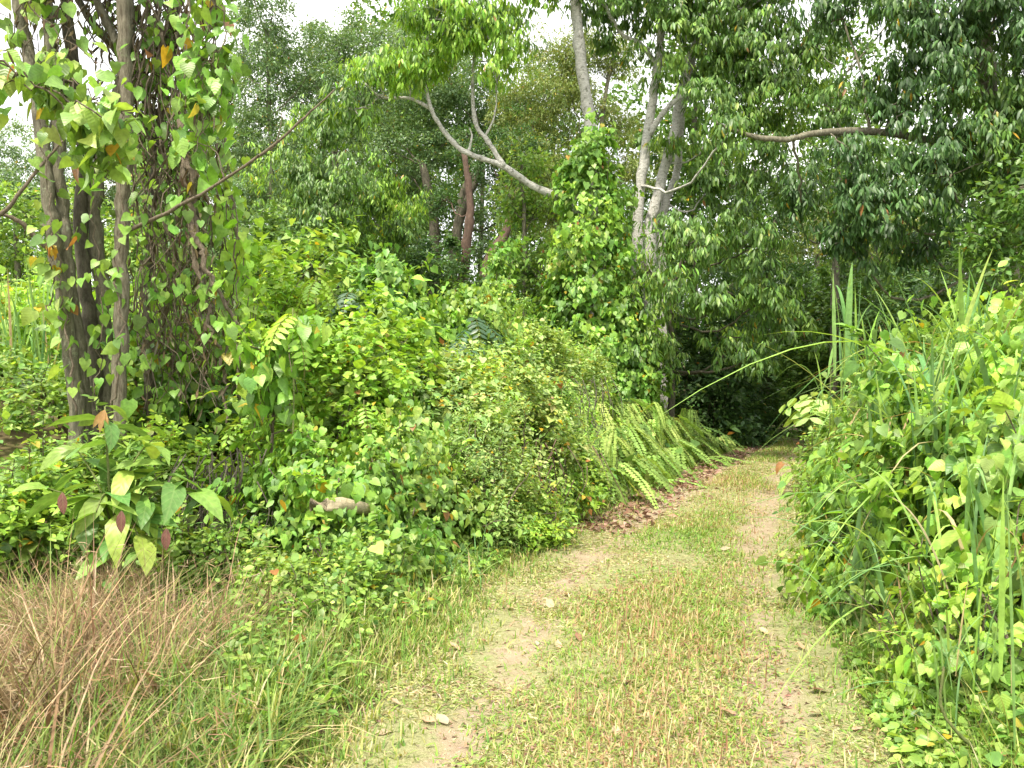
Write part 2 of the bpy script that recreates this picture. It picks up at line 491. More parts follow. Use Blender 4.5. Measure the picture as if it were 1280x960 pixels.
# ------------------------------------------------------------------ trees
STY = {  # leaf length, aspect, per-square-metre count, template
    'droop': (.19, .29, 620, 'lance'), 'fine': (.10, .42, 1150, 'far'), 'tiny': (.075, .5, 1700, 'far'),
    'broad': (.15, .6, 420, 'far'), 'heart': (.14, .95, 330, 'heart_far'), 'hairy': (.13, .24, 1300, 'far'),
}


def crown(lobes, style, size=1.0, dens=1.0, clump=.42, gaps=.0):
    """lobes: (centre, radii). Leaves gathered in twig-tip clumps spread through each lobe's volume"""
    ln, asp, per, tpl = STY[style]
    ln *= size
    PP, DD, NN, tips = [], [], [], []
    for c, r in lobes:
        area = PI * r[0] * r[2]
        ntot = int(per * area * dens / size ** 2)
        rc = clump * (.75 + .5 * R.random())
        ncl = max(5, int(1.7 * area / (rc * rc)))
        d = sphere_dirs(ncl); rad = R.random(ncl) ** .38
        rad *= 1 + .22 * R.normal(size=ncl)
        cc = c + d * rad[:, None] * r
        wts = R.gamma(1.6, size=ncl); wts /= wts.sum()
        per_tip = 9 if style == 'droop' else 7
        ntip = max(1, ntot // per_tip)
        ci = R.choice(ncl, ntip, p=wts)
        off = unit(R.normal(size=(ntip, 3))) * (R.random(ntip) ** .45)[:, None] * rc * np.array([1.15, 1.15, .62])
        tp = cc[ci] + off
        out = unit(off + .6 * (cc[ci] - c) + 1e-6)
        n = ntip * per_tip
        T_ = np.repeat(tp, per_tip, 0); O = np.repeat(out, per_tip, 0)
        rnd = R.normal(size=(n, 3)); up = np.array([0, 0, 1.])
        if style == 'droop':
            D = unit(-up * .95 + .42 * rnd * [1, 1, .4] + .3 * O * [1, 1, 0]); N = unit(O * [1, 1, .3] + .5 * rnd + .25 * up)
            P = T_ + rnd * ln * .22
        elif style == 'hairy':
            D = unit(-up * .5 + .6 * rnd + .35 * O); N = unit(up * .7 + .6 * R.normal(size=(n, 3)) + .3 * O)
            P = T_ + rnd * ln * .35
        elif style == 'heart':
            D, N = orient(O, 'hang'); P = T_ + rnd * ln * .6
        else:
            D = unit(.65 * O + .75 * rnd - .15 * up); N = unit(up * .9 + .5 * R.normal(size=(n, 3)) + .35 * O)
            P = T_ + rnd * ln * .42
        PP.append(P); DD.append(D); NN.append(N); tips.append(cc)
    P = np.vstack(PP); n = len(P)
    L = ln * np.clip(R.normal(1, .22, n), .5, 1.6)
    return P, np.vstack(DD), np.vstack(NN), L, L * asp, tpl, tips


def tree(label, trunks, lobes, style, pal, bark=DARK, r=(.12, .05), limbs=(), size=1.0, dens=1.0, clump=.42, name='tree', cat='tree', group=None,
         yellow=.006, mat=None, twigs=26, twig_r=.035, pal2=None, crown_name='crown', flush=.5):
    """trunks: lists of (px, py, d); lobes: (px, py, d, rpx, rpy). First point of the first trunk is set on the ground"""
    tr = [[at(*p) for p in t] for t in trunks]
    for t in tr: 
        g = t[0]
        t[0] = np.array([g[0], g[1], min(float(gh(g[0], g[1])) - .1, g[2] if len(trunks) > 1 and t is not tr[0] else 99)])
    base = tr[0][0]
    t = thing(name, label, cat, base, group)
    lb = []
    for px, py, d, rx, ry in lobes:
        k = d / F
        lb.append((at(px, py, d), np.array([rx * k, max(rx, ry) * k * .8, ry * k])))
    if not isinstance(r[0], (tuple, list)): r = [r] * len(tr)
    for tt, rr in zip(tr, r):
        tubes('trunk', bark, [(curve(tt, 6, .012), rr[0], rr[1])], t, 10)
    for li in limbs:
        pts = [at(*p) for p in li[0]]
        tubes('limb', bark if len(li) < 4 else li[3], [(curve(pts, 6, .004), li[1], li[2])], t, 8)
    if lb:
        P, D, N, L, W, tpl, tips = crown(lb, style, size, dens, clump)
        c = cols(len(P), pal, yellow)
        if pal2:
            # young flush leaves in whole clumps
            q = snoise(P, 2.2, len(P)) + .3 * R.normal(size=len(P)) > flush
            c[q] = cols(int(q.sum()), pal2, yellow)
        leafcloud(crown_name, mat or LEAF, P, D, N, L, W, c, tpl, bend=np.clip(R.normal(.18, .12, len(P)), 0, .6), fold=.22, parent=t)
        sp = []
        allp = np.vstack([curve(x, 6) for x in tr] + [curve([at(*p) for p in li[0]], 6) for li in limbs])
        for (c0, rr), tp in zip(lb, tips):
            dv = allp - (c0 - [0, 0, rr[2] * 1.3]); j = np.argmin(np.linalg.norm(dv * [1, 1, .8], axis=1) + 2 * np.maximum(0, allp[:, 2] - c0[2])); a = allp[j]
            mid = a * .45 + c0 * .55 + R.normal(size=3) * .12 + [0, 0, -.22 * np.linalg.norm((c0 - a)[:2])]
            rt = min(twig_r, .012 + .007 * np.linalg.norm(c0 - a))
            sp.append((curve([a, mid, c0], 6, .02), rt, .018))
            for q in tp[R.integers(0, len(tp), max(3, twigs // len(lb)))]:
                sp.append((curve([c0 + R.normal(size=3) * rr * .15, (c0 + q) / 2 + R.normal(size=3) * .1, q], 3, .015), .016, .004))
        tubes('branch', bark, sp, t, 5)
    return t


def ribbons(name, mat, specs, parent, cl):
    """long grass blades: specs = (points, width, colour row)"""
    VV, LL, SS, CC = [], [], [], []; b = lo = 0
    for pts, w, ci in specs:
        p = np.asarray(pts, float); m = len(p)
        t = unit(np.gradient(p, axis=0)); s = np.cross(t, [0, 0, 1.]) + .05 * R.normal(size=3)
        s = unit(s.mean(0)[None] * .6 + unit(s)); n = np.cross(s, t)
        q = np.linspace(0, 1, m); pr = w * np.minimum(1, 2.2 * (1 - q)) ** .8 * (.55 + .45 * np.minimum(1, q * 4)); pr[-1] = .0008
        row = np.stack([p - s * pr[:, None] / 2 + n * pr[:, None] * .18, p, p + s * pr[:, None] / 2 + n * pr[:, None] * .18], 1)
        VV.append(row.reshape(-1, 3)); CC.append(np.repeat(cl[ci][None], m * 3, 0))
        i = np.arange(m - 1)[:, None] * 3; j = np.arange(2)[None]
        f = np.stack([i + j, i + j + 1, i + j + 4, i + j + 3], -1).reshape(-1, 4) + b
        LL.append(f.ravel()); SS.append(np.arange(len(f)) * 4 + lo); lo += f.size; b += m * 3
    return mesh(name, np.vstack(VV), np.concatenate(LL), np.concatenate(SS), mat, parent, np.vstack(CC))


# ------------------------------------------------------------------ the setting
def ground_mat():
    m, nt, N, K = newmat('forest_soil')
    out = N.new('ShaderNodeOutputMaterial'); pb = N.new('ShaderNodeBsdfPrincipled'); pb.inputs['Roughness'].default_value = .95
    pb.inputs['Specular IOR Level'].default_value = .1
    tc = N.new('ShaderNodeTexCoord'); n1 = N.new('ShaderNodeTexNoise'); n1.inputs['Scale'].default_value = 3; n1.inputs['Detail'].default_value = 9
    K.new(tc.outputs['Object'], n1.inputs['Vector'])
    cr = N.new('ShaderNodeValToRGB'); e = cr.color_ramp.elements
    e[0].position = .32; e[0].color = (.07, .05, .03, 1); e[1].position = .68; e[1].color = (.15, .16, .05, 1)
    x = cr.color_ramp.elements.new(.5); x.color = (.12, .095, .05, 1)
    K.new(n1.outputs['Fac'], cr.inputs[0]); K.new(cr.outputs[0], pb.inputs['Base Color'])
    bp = N.new('ShaderNodeBump'); bp.inputs['Strength'].default_value = 1; bp.inputs['Distance'].default_value = .05
    K.new(n1.outputs['Fac'], bp.inputs['Height']); K.new(bp.outputs[0], pb.inputs['Normal']); K.new(pb.outputs[0], out.inputs[0])
    return m


def track_mat():
    """trodden soil with a skin of mown clippings; UV-like attribute luv = (across -1..1, along, 0)"""
    m, nt, N, K = newmat('trodden_soil')
    out = N.new('ShaderNodeOutputMaterial'); pb = N.new('ShaderNodeBsdfPrincipled'); pb.inputs['Roughness'].default_value = .95
    pb.inputs['Specular IOR Level'].default_value = .1
    tc = N.new('ShaderNodeTexCoord')

    def noise(s, d=6, r=.6):
        n = N.new('ShaderNodeTexNoise'); n.inputs['Scale'].default_value = s; n.inputs['Detail'].default_value = d
        n.inputs['Roughness'].default_value = r; K.new(tc.outputs['Object'], n.inputs['Vector']); return n.outputs['Fac']

    def mix(fac, a, b, bt='MIX'):
        x = N.new('ShaderNodeMix'); x.data_type = 'RGBA'; x.blend_type = bt
        for sock, v in ((x.inputs[0], fac), (x.inputs[6], a), (x.inputs[7], b)):
            if isinstance(v, (tuple, float, int)): sock.default_value = v if not isinstance(v, tuple) else (*v, 1)
            else: K.new(v, sock)
        return x.outputs[2]

    def rng(v, a, b, c=0, d=1):
        x = N.new('ShaderNodeMapRange'); x.inputs[1].default_value = a; x.inputs[2].default_value = b; x.inputs[3].default_value = c
        x.inputs[4].default_value = d; K.new(v, x.inputs[0]); return x.outputs[0]

    soil = mix(rng(noise(9), .3, .7), (.33, .25, .16), (.44, .36, .24))
    soil = mix(rng(noise(70, 3), .55, .72), soil, (.5, .43, .32))
    clip = mix(rng(noise(60, 4), .3, .7), (.20, .21, .075), (.40, .40, .20))
    clip = mix(rng(noise(170, 2), .5, .75), clip, (.47, .43, .25))
    at_ = N.new('ShaderNodeAttribute'); at_.attribute_name = 'luv'
    sp = N.new('ShaderNodeSeparateXYZ'); K.new(at_.outputs['Vector'], sp.inputs[0])
    ab = N.new('ShaderNodeMath'); ab.operation = 'ABSOLUTE'; K.new(sp.outputs[0], ab.inputs[0])
    su = N.new('ShaderNodeMath'); su.operation = 'SUBTRACT'; su.inputs[1].default_value = .63; K.new(ab.outputs[0], su.inputs[0])
    a2 = N.new('ShaderNodeMath'); a2.operation = 'ABSOLUTE'; K.new(su.outputs[0], a2.inputs[0])
    rut = rng(a2.outputs[0], .34, .05)
    far_ = rng(sp.outputs[1], 5, 12, 0, .22)
    ad = N.new('ShaderNodeMath'); ad.operation = 'MULTIPLY_ADD'; ad.inputs[1].default_value = .33
    K.new(rut, ad.inputs[0]); K.new(noise(2.6, 10, .78), ad.inputs[2])
    ad2 = N.new('ShaderNodeMath'); ad2.operation = 'ADD'; K.new(ad.outputs[0], ad2.inputs[0]); K.new(far_, ad2.inputs[1])
    bare = rng(ad2.outputs[0], .70, .84)
    K.new(mix(bare, clip, soil), pb.inputs['Base Color'])
    hb = N.new('ShaderNodeMath'); hb.operation = 'ADD'; K.new(noise(40, 6, .7), hb.inputs[0]); K.new(noise(160, 3), hb.inputs[1])
    bp = N.new('ShaderNodeBump'); bp.inputs['Strength'].default_value = .8; bp.inputs['Distance'].default_value = .018
    K.new(hb.outputs[0], bp.inputs['Height']); K.new(bp.outputs[0], pb.inputs['Normal']); K.new(pb.outputs[0], out.inputs[0])
    return m


def grid(name, X, Y, Z, mat, uv=None):
    r, c = X.shape
    V = np.stack([X, Y, Z], -1).reshape(-1, 3)
    i = (np.arange(r - 1)[:, None] * c + np.arange(c - 1)[None]).ravel()
    f = np.stack([i, i + 1, i + c + 1, i + c], -1)
    return mesh(name, V, f.ravel(), np.arange(len(f)) * 4, mat, None, None, uv)


gy = np.concatenate([np.linspace(-20, 2, 23)[:-1], np.linspace(2, 24, 180)[:-1], np.linspace(24, 60, 70)[:-1], np.linspace(60, 260, 30)])
s_ = np.linspace(-1, 1, 221)
gxo = np.sign(s_) * (np.abs(s_) * 7 + np.abs(s_) ** 5 * 190)
GX = pathx(gy)[:, None] + gxo[None]; GY = np.repeat(gy[:, None], len(gxo), 1)
dd = np.abs(gxo)[None] / pathw(gy)[:, None]
GZ = gh(GX, GY) - .07 * (1 - sm(.95, 1.35, dd))
ground = stuffed(grid('ground', GX, GY, GZ, ground_mat()), 'structure', 'forest floor soil on both sides of the track', 'ground')
ty = np.concatenate([np.linspace(-12, 2, 30)[:-1], np.linspace(2, 30, 260)[:-1], np.linspace(30, 75, 60)])
ac = np.linspace(-1.3, 1.3, 53)
TX = pathx(ty)[:, None] + ac[None] * pathw(ty)[:, None]; TY = np.repeat(ty[:, None], len(ac), 1)
rut = np.exp(-((np.abs(ac) - .63) / .2) ** 2)
TZ = gh(TX, TY) + .006 - (.035 * rut)[None] + (.02 * np.exp(-(ac / .35) ** 2))[None] - .12 * sm(1.02, 1.3, np.abs(ac))[None] + .008 * snoise(np.stack([TX, TY], -1), 6, 21)
tuv = np.zeros((*TX.shape, 3)); tuv[..., 0] = ac[None]; tuv[..., 1] = TY
track = stuffed(grid('dirt_track', TX, TY, TZ, track_mat(), tuv.reshape(-1, 3)), 'structure', 'mown two-rut dirt track curving into the forest', 'track')


def tz(x, y):
    a = (x - pathx(y)) / pathw(y)
    onp = np.abs(a) < 1.1
    r = np.exp(-((np.abs(a) - .63) / .2) ** 2)
    return gh(x, y) + np.where(onp, .004 - .035 * r + .02 * np.exp(-(a / .35) ** 2), -.01)


def ysamp(n, y0, y1, k=1.6):
    u = R.random(n); a = 1 - k
    return (y0 ** a + u * (y1 ** a - y0 ** a)) ** (1 / a)


def pcols(n, rows, weights, jit=.14):
    rows = np.array(rows); w = np.array(weights, float); w /= w.sum()
    c = rows[R.choice(len(rows), n, p=w)]
    return np.clip(c * (1 + jit * R.normal(size=(n, 1))) * (1 + .05 * R.normal(size=(n, 3))), .01, .8)


def blades(name, X, Y, h, w, col, lean=.35, bend=.35, mat=None, label=None, cat='grass', z=None, tpl='blade', flat=False):
    n = len(X)
    a = R.random(n) * 2 * PI
    hor = np.stack([np.cos(a), np.sin(a), 0 * a], 1)
    P = np.stack([X, Y, tz(X, Y) if z is None else z], 1)
    if flat:
        D = unit(hor + [0, 0, 1] * np.clip(.18 + .16 * R.normal(size=(n, 1)), -.05, 1)); N = unit(np.array([0, 0, 1.]) + .5 * R.normal(size=(n, 3)))
    else:
        D = unit(np.array([0, 0, 1.]) + hor * np.abs(R.normal(size=(n, 1))) * lean)
        N = -hor + [0, 0, .02]
    L = h * np.clip(R.normal(1, .3, n), .3, 2); W = w * np.clip(R.normal(1, .25, n), .4, 2)
    o = leafcloud(name, mat or GRASS, P, D, N, L, W, col, tpl, bend=np.abs(R.normal(0, bend, n)), fold=0)
    return stuffed(o, 'stuff', label, cat)


G_, S_, RD, OL = (.20, .34, .055), (.50, .43, .23), (.40, .25, .14), (.33, .36, .11)
# clippings lying over the track
n = 260000
y = ysamp(n, 2.6, 24, 1.9); a = R.uniform(-1.25, 1.25, n)
bare = snoise(np.stack([pathx(y) + a * pathw(y), y], 1), 2.6, 31) + np.exp(-((np.abs(a) - .63) / .22) ** 2) * (.9 + .9 * sm(6, 11, y)) - .62
k = R.random(n) > .93 * sm(0, .6, bare)
y, a = y[k], a[k]
blades('grass_clippings', pathx(y) + a * pathw(y), y, .026 + .0016 * y, .0038 + .0006 * y, pcols(len(y), [(.33, .37, .13), (.47, .44, .24), (.22, .29, .08), (.38, .28, .16), (.56, .5, .32)], [4, 3.5, 2.2, 1.3, 1.2], .2),
       flat=True, bend=.25, label='short dry mown grass clippings lying over the track', tpl='blade_far')
# strip between the ruts
n = 80000
y = ysamp(n, 2.6, 22, 1.75); a = R.normal(.08, .33, n)
x = pathx(y) + a * pathw(y)
q = snoise(np.stack([x, y], 1), 2.3, 41); q2 = snoise(np.stack([x, y], 1), 3.1, 42)
k = (np.abs(a - .08) < .9) & (R.random(n) < .5 + .6 * q + .2)
x, y, q, q2 = x[k], y[k], q[k], q2[k]
c = pcols(len(x), [G_, OL, S_, RD], [4.2, 4, 1.8, 1.3])
m_ = q2 + .6 * R.normal(size=len(x)) > .95; c[m_] = pcols(int(m_.sum()), [RD, S_, OL], [3, 2, 1])
m_ = q2 + .5 * R.normal(size=len(x)) < -.8; c[m_] = pcols(int(m_.sum()), [G_, (.12, .24, .05)], [3, 1])
blades('median_grass', x, y, .043 + .026 * np.clip(q, -.8, 1) + .0012 * y, .0048 + .0005 * y, c, lean=1.5, bend=.8, label='short green and straw grass strip between the two ruts')
n = 1300
y = ysamp(n, 2.6, 16, 1.5); a = R.normal(.05, .26, n); x = pathx(y) + a * pathw(y)
k = snoise(np.stack([x, y], 1), 3.1, 42) > -.1; x, y = x[k], y[k]
blades('seed_stalks', x, y, .11, .0035 + .0004 * y, pcols(len(x), [RD, S_, (.3, .16, .10)], [2, 3, 1]), lean=.3, bend=.2, mat=DRY, label='thin reddish seed stalks standing in the grass strip')
n = 9000
y = ysamp(n, 2.6, 14, 1.6); a = R.normal(.08, .36, n); x = pathx(y) + a * pathw(y)
k = (snoise(np.stack([x, y], 1), 4.2, 44) > .3) & (np.abs(a) < 1); x, y = x[k], y[k]
P = np.stack([x, y, tz(x, y) + .01 + .035 * R.random(len(x))], 1); rnd = R.normal(size=(len(x), 3))
stuffed(leafcloud('track_weeds', LEAF, P, unit(rnd * [1, 1, .3]), unit(np.array([0, 0, 1.]) + .35 * R.normal(size=(len(x), 3))), .026 * np.exp(R.normal(0, .35, len(x))), .013, cols(len(x), 'mix', .01), 'ovate', bend=.2, fold=.25),
        'stuff', 'tiny broad leaved weeds in the grass strip of the track', 'weeds')
n = 5000
y = ysamp(n, 2.6, 16, 1.7); a = R.normal(0, .7, n); x = pathx(y) + a * pathw(y); k = np.abs(a) < 1.2; x, y = x[k], y[k]
P = np.stack([x, y, tz(x, y) + .008], 1); aa = R.random(len(x)) * 6.28
stuffed(leafcloud('leaf_crumbs', DRY, P, np.stack([np.cos(aa), np.sin(aa), .15 * R.normal(size=len(x))], 1), unit(np.array([0, 0, 1.]) + .4 * R.normal(size=(len(x), 3))), .03 * np.exp(R.normal(0, .5, len(x))), .013, cols(len(x), 'litter', 0), 'far', bend=.3, fold=.4),
        'stuff', 'small crumbled bits of dead leaf scattered over the track', 'leaf litter')
# verges
n = 36000
y = ysamp(n, 2.7, 20, 1.7); s = np.abs(R.normal(0, .45, n)) - .22
x = pathx(y) - pathw(y) - s
k = R.random(n) < (.12 + .88 * sm(-.1, .5, s)) * (.75 + .7 * snoise(np.stack([x, y], 1), 4, 77)); x, y, s = x[k], y[k], s[k]
blades('verge_grass', x, y, .06 + .12 * sm(0, .6, s), .006 + .0005 * y, pcols(len(x), [G_, (.14, .25, .05), OL, S_], [2.6, 2.4, 4, 2]), lean=.55, bend=.5, label='green grass along the left edge of the track')
n = 42000
y = ysamp(n, 2.7, 20, 1.7); s = np.abs(R.normal(0, .55, n)) - .22
x = pathx(y) + pathw(y) + s
k = R.random(n) < (.12 + .88 * sm(-.1, .4, s)) * (.75 + .7 * snoise(np.stack([x, y], 1), 4, 78)); x, y, s = x[k], y[k], s[k]
blades('verge_grass', x, y, .06 + .2 * sm(0, .6, s), .005 + .0005 * y, pcols(len(x), [G_, (.13, .25, .04), OL, S_], [4, 2, 3, 2]), lean=.6, bend=.5, label='green and straw grass along the right edge of the track')
# broad green grass in the near left corner
n = 10500
y = ysamp(n, 2.6, 6.2, 1.4); x = R.uniform(-1.9, -.95, n) - .03 * (y - 3)
k = R.random(n) < .65 + .3 * snoise(np.stack([x, y], 1), 3.5, 51); x, y = x[k], y[k]
blades('roadside_grass', x, y, .24, .0105, pcols(len(x), [(.16, .27, .06), (.24, .33, .08), (.12, .21, .05), S_, OL], [3, 3, 2.2, 1.4, 2]), lean=.5, bend=.6, label='bright green broad bladed grass beside the near left of the track')
# dry brown heap
nt_ = 430
ty_ = ysamp(nt_, 2.5, 6.5, 1.1); tx_ = R.uniform(-4.9, -1.3, nt_) - .12 * (ty_ - 3.6)
k = R.random(nt_) < sm(-1.3, -1.95, tx_ + .1 * (ty_ - 3.6) + .75 * snoise(np.stack([tx_, ty_], 1), 3.5, 61)) * (1 - .95 * sm(4.5, 5.5, ty_)); tx_, ty_ = tx_[k], ty_[k]
nt_ = len(tx_); th_ = np.clip(R.normal(1, .35, nt_), .35, 1.8); tt_ = R.random(nt_)
n = 44000
ti = R.integers(0, nt_, n); ang = R.random(n) * 6.28; rr_ = np.abs(R.normal(0, .075, n))
x = tx_[ti] + rr_ * np.cos(ang); y = ty_[ti] + rr_ * np.sin(ang)
dc = [(.30, .21, .12), (.40, .30, .175), (.20, .135, .075), (.13, .09, .05), (.22, .26, .08)]
c = pcols(n, dc, [4, 3.5, 3, 2, 2.6]); gk = tt_[ti] > .86; c[gk] = pcols(int(gk.sum()), [(.2, .27, .07), (.28, .28, .1), (.35, .27, .14)], [2, 2, 1.5])
P = np.stack([x, y, gh(x, y) - .02], 1); sw = tt_[ti] * 40
hor = np.stack([np.cos(ang), np.sin(ang), 0 * ang], 1) + .9 * np.stack([np.cos(sw), np.sin(sw), 0 * sw], 1)
hor = unit(hor + .35 * R.normal(size=(n, 3)) * [1, 1, 0])
D = unit(np.array([0, 0, 1.]) + hor * np.abs(R.normal(1.25, .8, n))[:, None])
L = .42 * th_[ti] * np.clip(R.normal(1, .33, n), .2, 2)
stuffed(leafcloud('dry_grass', DRY, P, D, -hor, L, .005 * np.exp(R.normal(0, .55, n)), c, 'blade', bend=np.abs(R.normal(.5, .5, n)), fold=0), 'stuff', 'matted tussocks of dead brown grass in the near left corner', 'grass')
# feathery seed heads hanging at the tips
m = 6000; pi_ = R.integers(0, n, m); tipz = P[pi_] + D[pi_] * L[pi_, None] * .8 + hor[pi_] * L[pi_, None] * .15; tipz[:, 2] -= .1 * L[pi_]
q_ = 7; tp_ = np.repeat(tipz, q_, 0) + R.normal(size=(m * q_, 3)) * [.03, .03, .025]
dr_ = unit(np.repeat(hor[pi_], q_, 0) * .7 + [0, 0, -.5] + .6 * R.normal(size=(m * q_, 3)))
stuffed(leafcloud('dry_grass', DRY, tp_, dr_, R.normal(size=dr_.shape), .05 * np.exp(R.normal(0, .4, len(dr_))), .0038, np.repeat(pcols(m, [(.42, .31, .19), (.34, .22, .13), (.25, .15, .09), (.5, .4, .27)], [3, 3, 2, 1.5]), q_, 0), 'blade_far', bend=.3, fold=0),
        'stuff', 'drooping dead seed heads of the brown grass tussocks', 'grass')
n = 2000
y = ysamp(n, 2.7, 6.4, 1.2); x = R.uniform(-4.6, -1.5, n)
blades('green_undergrass', x, y, .3, .009, pcols(n, [(.14, .27, .04), (.2, .32, .05)], [1, 1]), lean=.5, bend=.5, label='green blades pushing through the dry grass heap')
# litter on the far left rut
n = 3800
y = R.uniform(8.5, 22, n); a = -1.0 + .26 * R.normal(size=n); x = pathx(y) + a * pathw(y)
P = np.stack([x, y, tz(x, y) + .012 + .015 * R.random(n)], 1); aa = R.random(n) * 2 * PI
stuffed(leafcloud('leaf_litter', DRY, P, np.stack([np.cos(aa), np.sin(aa), .2 * R.normal(size=n)], 1), unit(np.array([0, 0, 1.]) + .45 * R.normal(size=(n, 3))), .12, .05, cols(n, 'litter', 0), 'far', bend=.3, fold=.3),
        'stuff', 'reddish brown dead leaves along the far left rut', 'leaf litter')


def lowplants(name, x, y, hgt, size, pal, label, dens=1.0, asp=.7):
    n = len(x)
    z = gh(x, y) + hgt * R.random(n) ** .7
    P = np.stack([x, y, z], 1); rnd = R.normal(size=(n, 3))
    D = unit(rnd * [1, 1, .35]); N = unit(np.array([0, 0, 1.]) + .4 * R.normal(size=(n, 3)))
    L = size * np.clip(R.normal(1, .3, n), .4, 1.8)
    return stuffed(leafcloud(name, LEAF, P, D, N, L, L * asp, cols(n, pal, .01), 'ovate', bend=.2, fold=.25), 'stuff', label, 'ground cover')


n = 21000
y = ysamp(n, 3.2, 8, 1.5); x = R.uniform(-2.6, .2, n)
s = (pathx(y) - pathw(y)) - x
k = (s > .25) & (R.random(n) < .25 + .9 * snoise(np.stack([x, y], 1), 4.5, 71) + .35 * sm(.3, 1, s) + .4 * sm(5, 6.3, y)) & (x > -1.45 - .35 * (y - 4)); x, y, s = x[k], y[k], s[k]
lowplants('ground_cover', x, y, .08 + .2 * sm(.1, 1.0, s), .048, 'mix', 'low leafy herbs between the left verge and the bushes')
n = 8500
y = ysamp(n, 2.9, 8, 1.5); s = R.uniform(.02, 1.1, n); x = pathx(y) + pathw(y) + s
k = R.random(n) < .45 + .5 * snoise(np.stack([x, y], 1), 2.6, 72) + .3 * sm(.2, .8, s); x, y, s = x[k], y[k], s[k]
lowplants('ground_cover', x, y, .06 + .26 * sm(.05, .9, s), .05, 'mix', 'low leafy herbs at the right edge of the track')
n = 26000
x = R.uniform(-26, 30, n); y = R.uniform(9, 40, n)
dx = np.minimum(np.abs(x - pathx(y) + pathw(y)), np.abs(x - pathx(y) - pathw(y)))
k = np.abs(x - pathx(y)) > pathw(y) + .2; x, y = x[k], y[k]
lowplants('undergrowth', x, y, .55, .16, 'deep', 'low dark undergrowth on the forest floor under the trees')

# ------------------------------------------------------------------ light and camera
cam = bpy.data.cameras.new('camera'); cam.sensor_width = 36; cam.lens = 36 * F / 1280; cam.clip_end = 600; cam.clip_start = .05
co = link(bpy.data.objects.new('camera', cam)); co.location = (0, 0, H0); co.rotation_euler = (PI / 2, 0, 0)
scene.camera = co
SUN_EL, SUN_AZ = math.radians(62), math.radians(205)      # azimuth clockwise from +Y: behind the camera, to the left
sd = bpy.data.lights.new('sun', 'SUN'); sd.energy = 2.9; sd.angle = math.radians(4); sd.color = (1, .93, .80)
so = link(bpy.data.objects.new('sun', sd)); so.rotation_euler = (PI / 2 - SUN_EL, 0, PI - SUN_AZ); so.location = (-8, -12, 25)
w = bpy.data.worlds.new('World'); scene.world = w; w.use_nodes = True
nt = w.node_tree; bg = nt.nodes['Background']; bg.inputs[1].default_value = .115
sky = nt.nodes.new('ShaderNodeTexSky'); sky.sky_type = 'NISHITA'; sky.sun_disc = False; sky.sun_elevation = SUN_EL; sky.sun_rotation = SUN_AZ
sky.dust_density = 3
tcw = nt.nodes.new('ShaderNodeTexCoord'); cn = nt.nodes.new('ShaderNodeTexNoise'); cn.inputs['Scale'].default_value = 2.4; cn.inputs['Detail'].default_value = 6
nt.links.new(tcw.outputs['Generated'], cn.inputs['Vector'])
cmr = nt.nodes.new('ShaderNodeMapRange'); cmr.inputs[1].default_value = .3; cmr.inputs[2].default_value = .6; cmr.inputs[3].default_value = .55; cmr.inputs[4].default_value = .97
nt.links.new(cn.outputs['Fac'], cmr.inputs[0])
cm = nt.nodes.new('ShaderNodeMix'); cm.data_type = 'RGBA'; cm.inputs[7].default_value = (9.2, 9.1, 8.8, 1)
nt.links.new(cmr.outputs[0], cm.inputs[0]); nt.links.new(sky.outputs[0], cm.inputs[6]); nt.links.new(cm.outputs[2], bg.inputs[0])
scene.view_settings.view_transform = 'Standard'; scene.view_settings.look = 'None'; scene.view_settings.gamma = 1
scene.view_settings.exposure = 1.34
scene.cycles.max_bounces = 8; scene.cycles.diffuse_bounces = 3; scene.cycles.transmission_bounces = 4; scene.cycles.glossy_bounces = 2
scene.cycles.use_denoising = True
scene.cycles.sample_clamp_indirect = 6

# ------------------------------------------------------------------ left bank: mounds of vine, shrubs and herbs
BG = 'vine covered mounds on the left bank'
bush('tall rounded mound wholly draped in heart shaped vine leaves, under the dark tree', 487, 11, .85, 3.4, size=.13, pal='vine', yellow=.006, group=BG, lump=.12)
bush('broad leaved shrub poking above the draped mound beside its left shoulder', 400, 11.6, .95, 3.5, 'ovate', .2, .5, 'mix', 'flat', group=BG, lump=.35)
bush('light green leafy mound just right of the vine curtain', 318, 10.4, 1.05, 3.15, 'ovate', .12, .7, 'lime', 'flat', group=BG)
bush('leafy mound right of the draped one, carrying dark bluish feather leaves', 585, 12, .9, 2.95, 'heart', .1, .9, 'mix', 'hang', group=BG)
bush('shrubby mound below the leafy tree stump, left of the vine column foot', 655, 12.8, .95, 2.6, 'ovate', .09, .6, 'pale', 'flat', group=BG)
bush('pale green mound with upright fern tips, at the foot of the vine column', 705, 13.8, 1.0, 2.15, 'ovate', .085, .55, 'pale', 'flat', group=BG)
bush('pale green mound with ferns in front of the dark thin trunk', 730, 15.6, .75, 1.7, 'ovate', .085, .55, 'pale', 'flat', group=BG)
bush('low mound among the arching ferns halfway along the bank', 775, 17.8, .7, 1.3, 'ovate', .09, .5, 'fern', 'flat', group=BG)
bush('small mound behind the last ferns before the track turns', 822, 20.6, .7, 1.1, 'ovate', .09, .5, 'fern', 'flat', group=BG)
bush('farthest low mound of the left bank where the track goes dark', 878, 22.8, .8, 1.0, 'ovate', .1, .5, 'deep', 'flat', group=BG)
bush('wide bright mound of small leaves in the middle of the bank, below the draped mound', 437, 8.4, 1.0, 2.25, 'ovate', .105, .75, 'lime', 'flat', group=BG)
bush('bright small leaved mound next right of the bank\'s middle', 525, 8.9, .95, 2.1, 'heart', .088, .85, 'pale', 'flat', group=BG, yellow=.03)
bush('yellowish small leaved mound before the shrub with feather leaves', 605, 9.6, .95, 1.95, 'ovate', .078, .55, 'pale', 'flat', group=BG, yellow=.04)
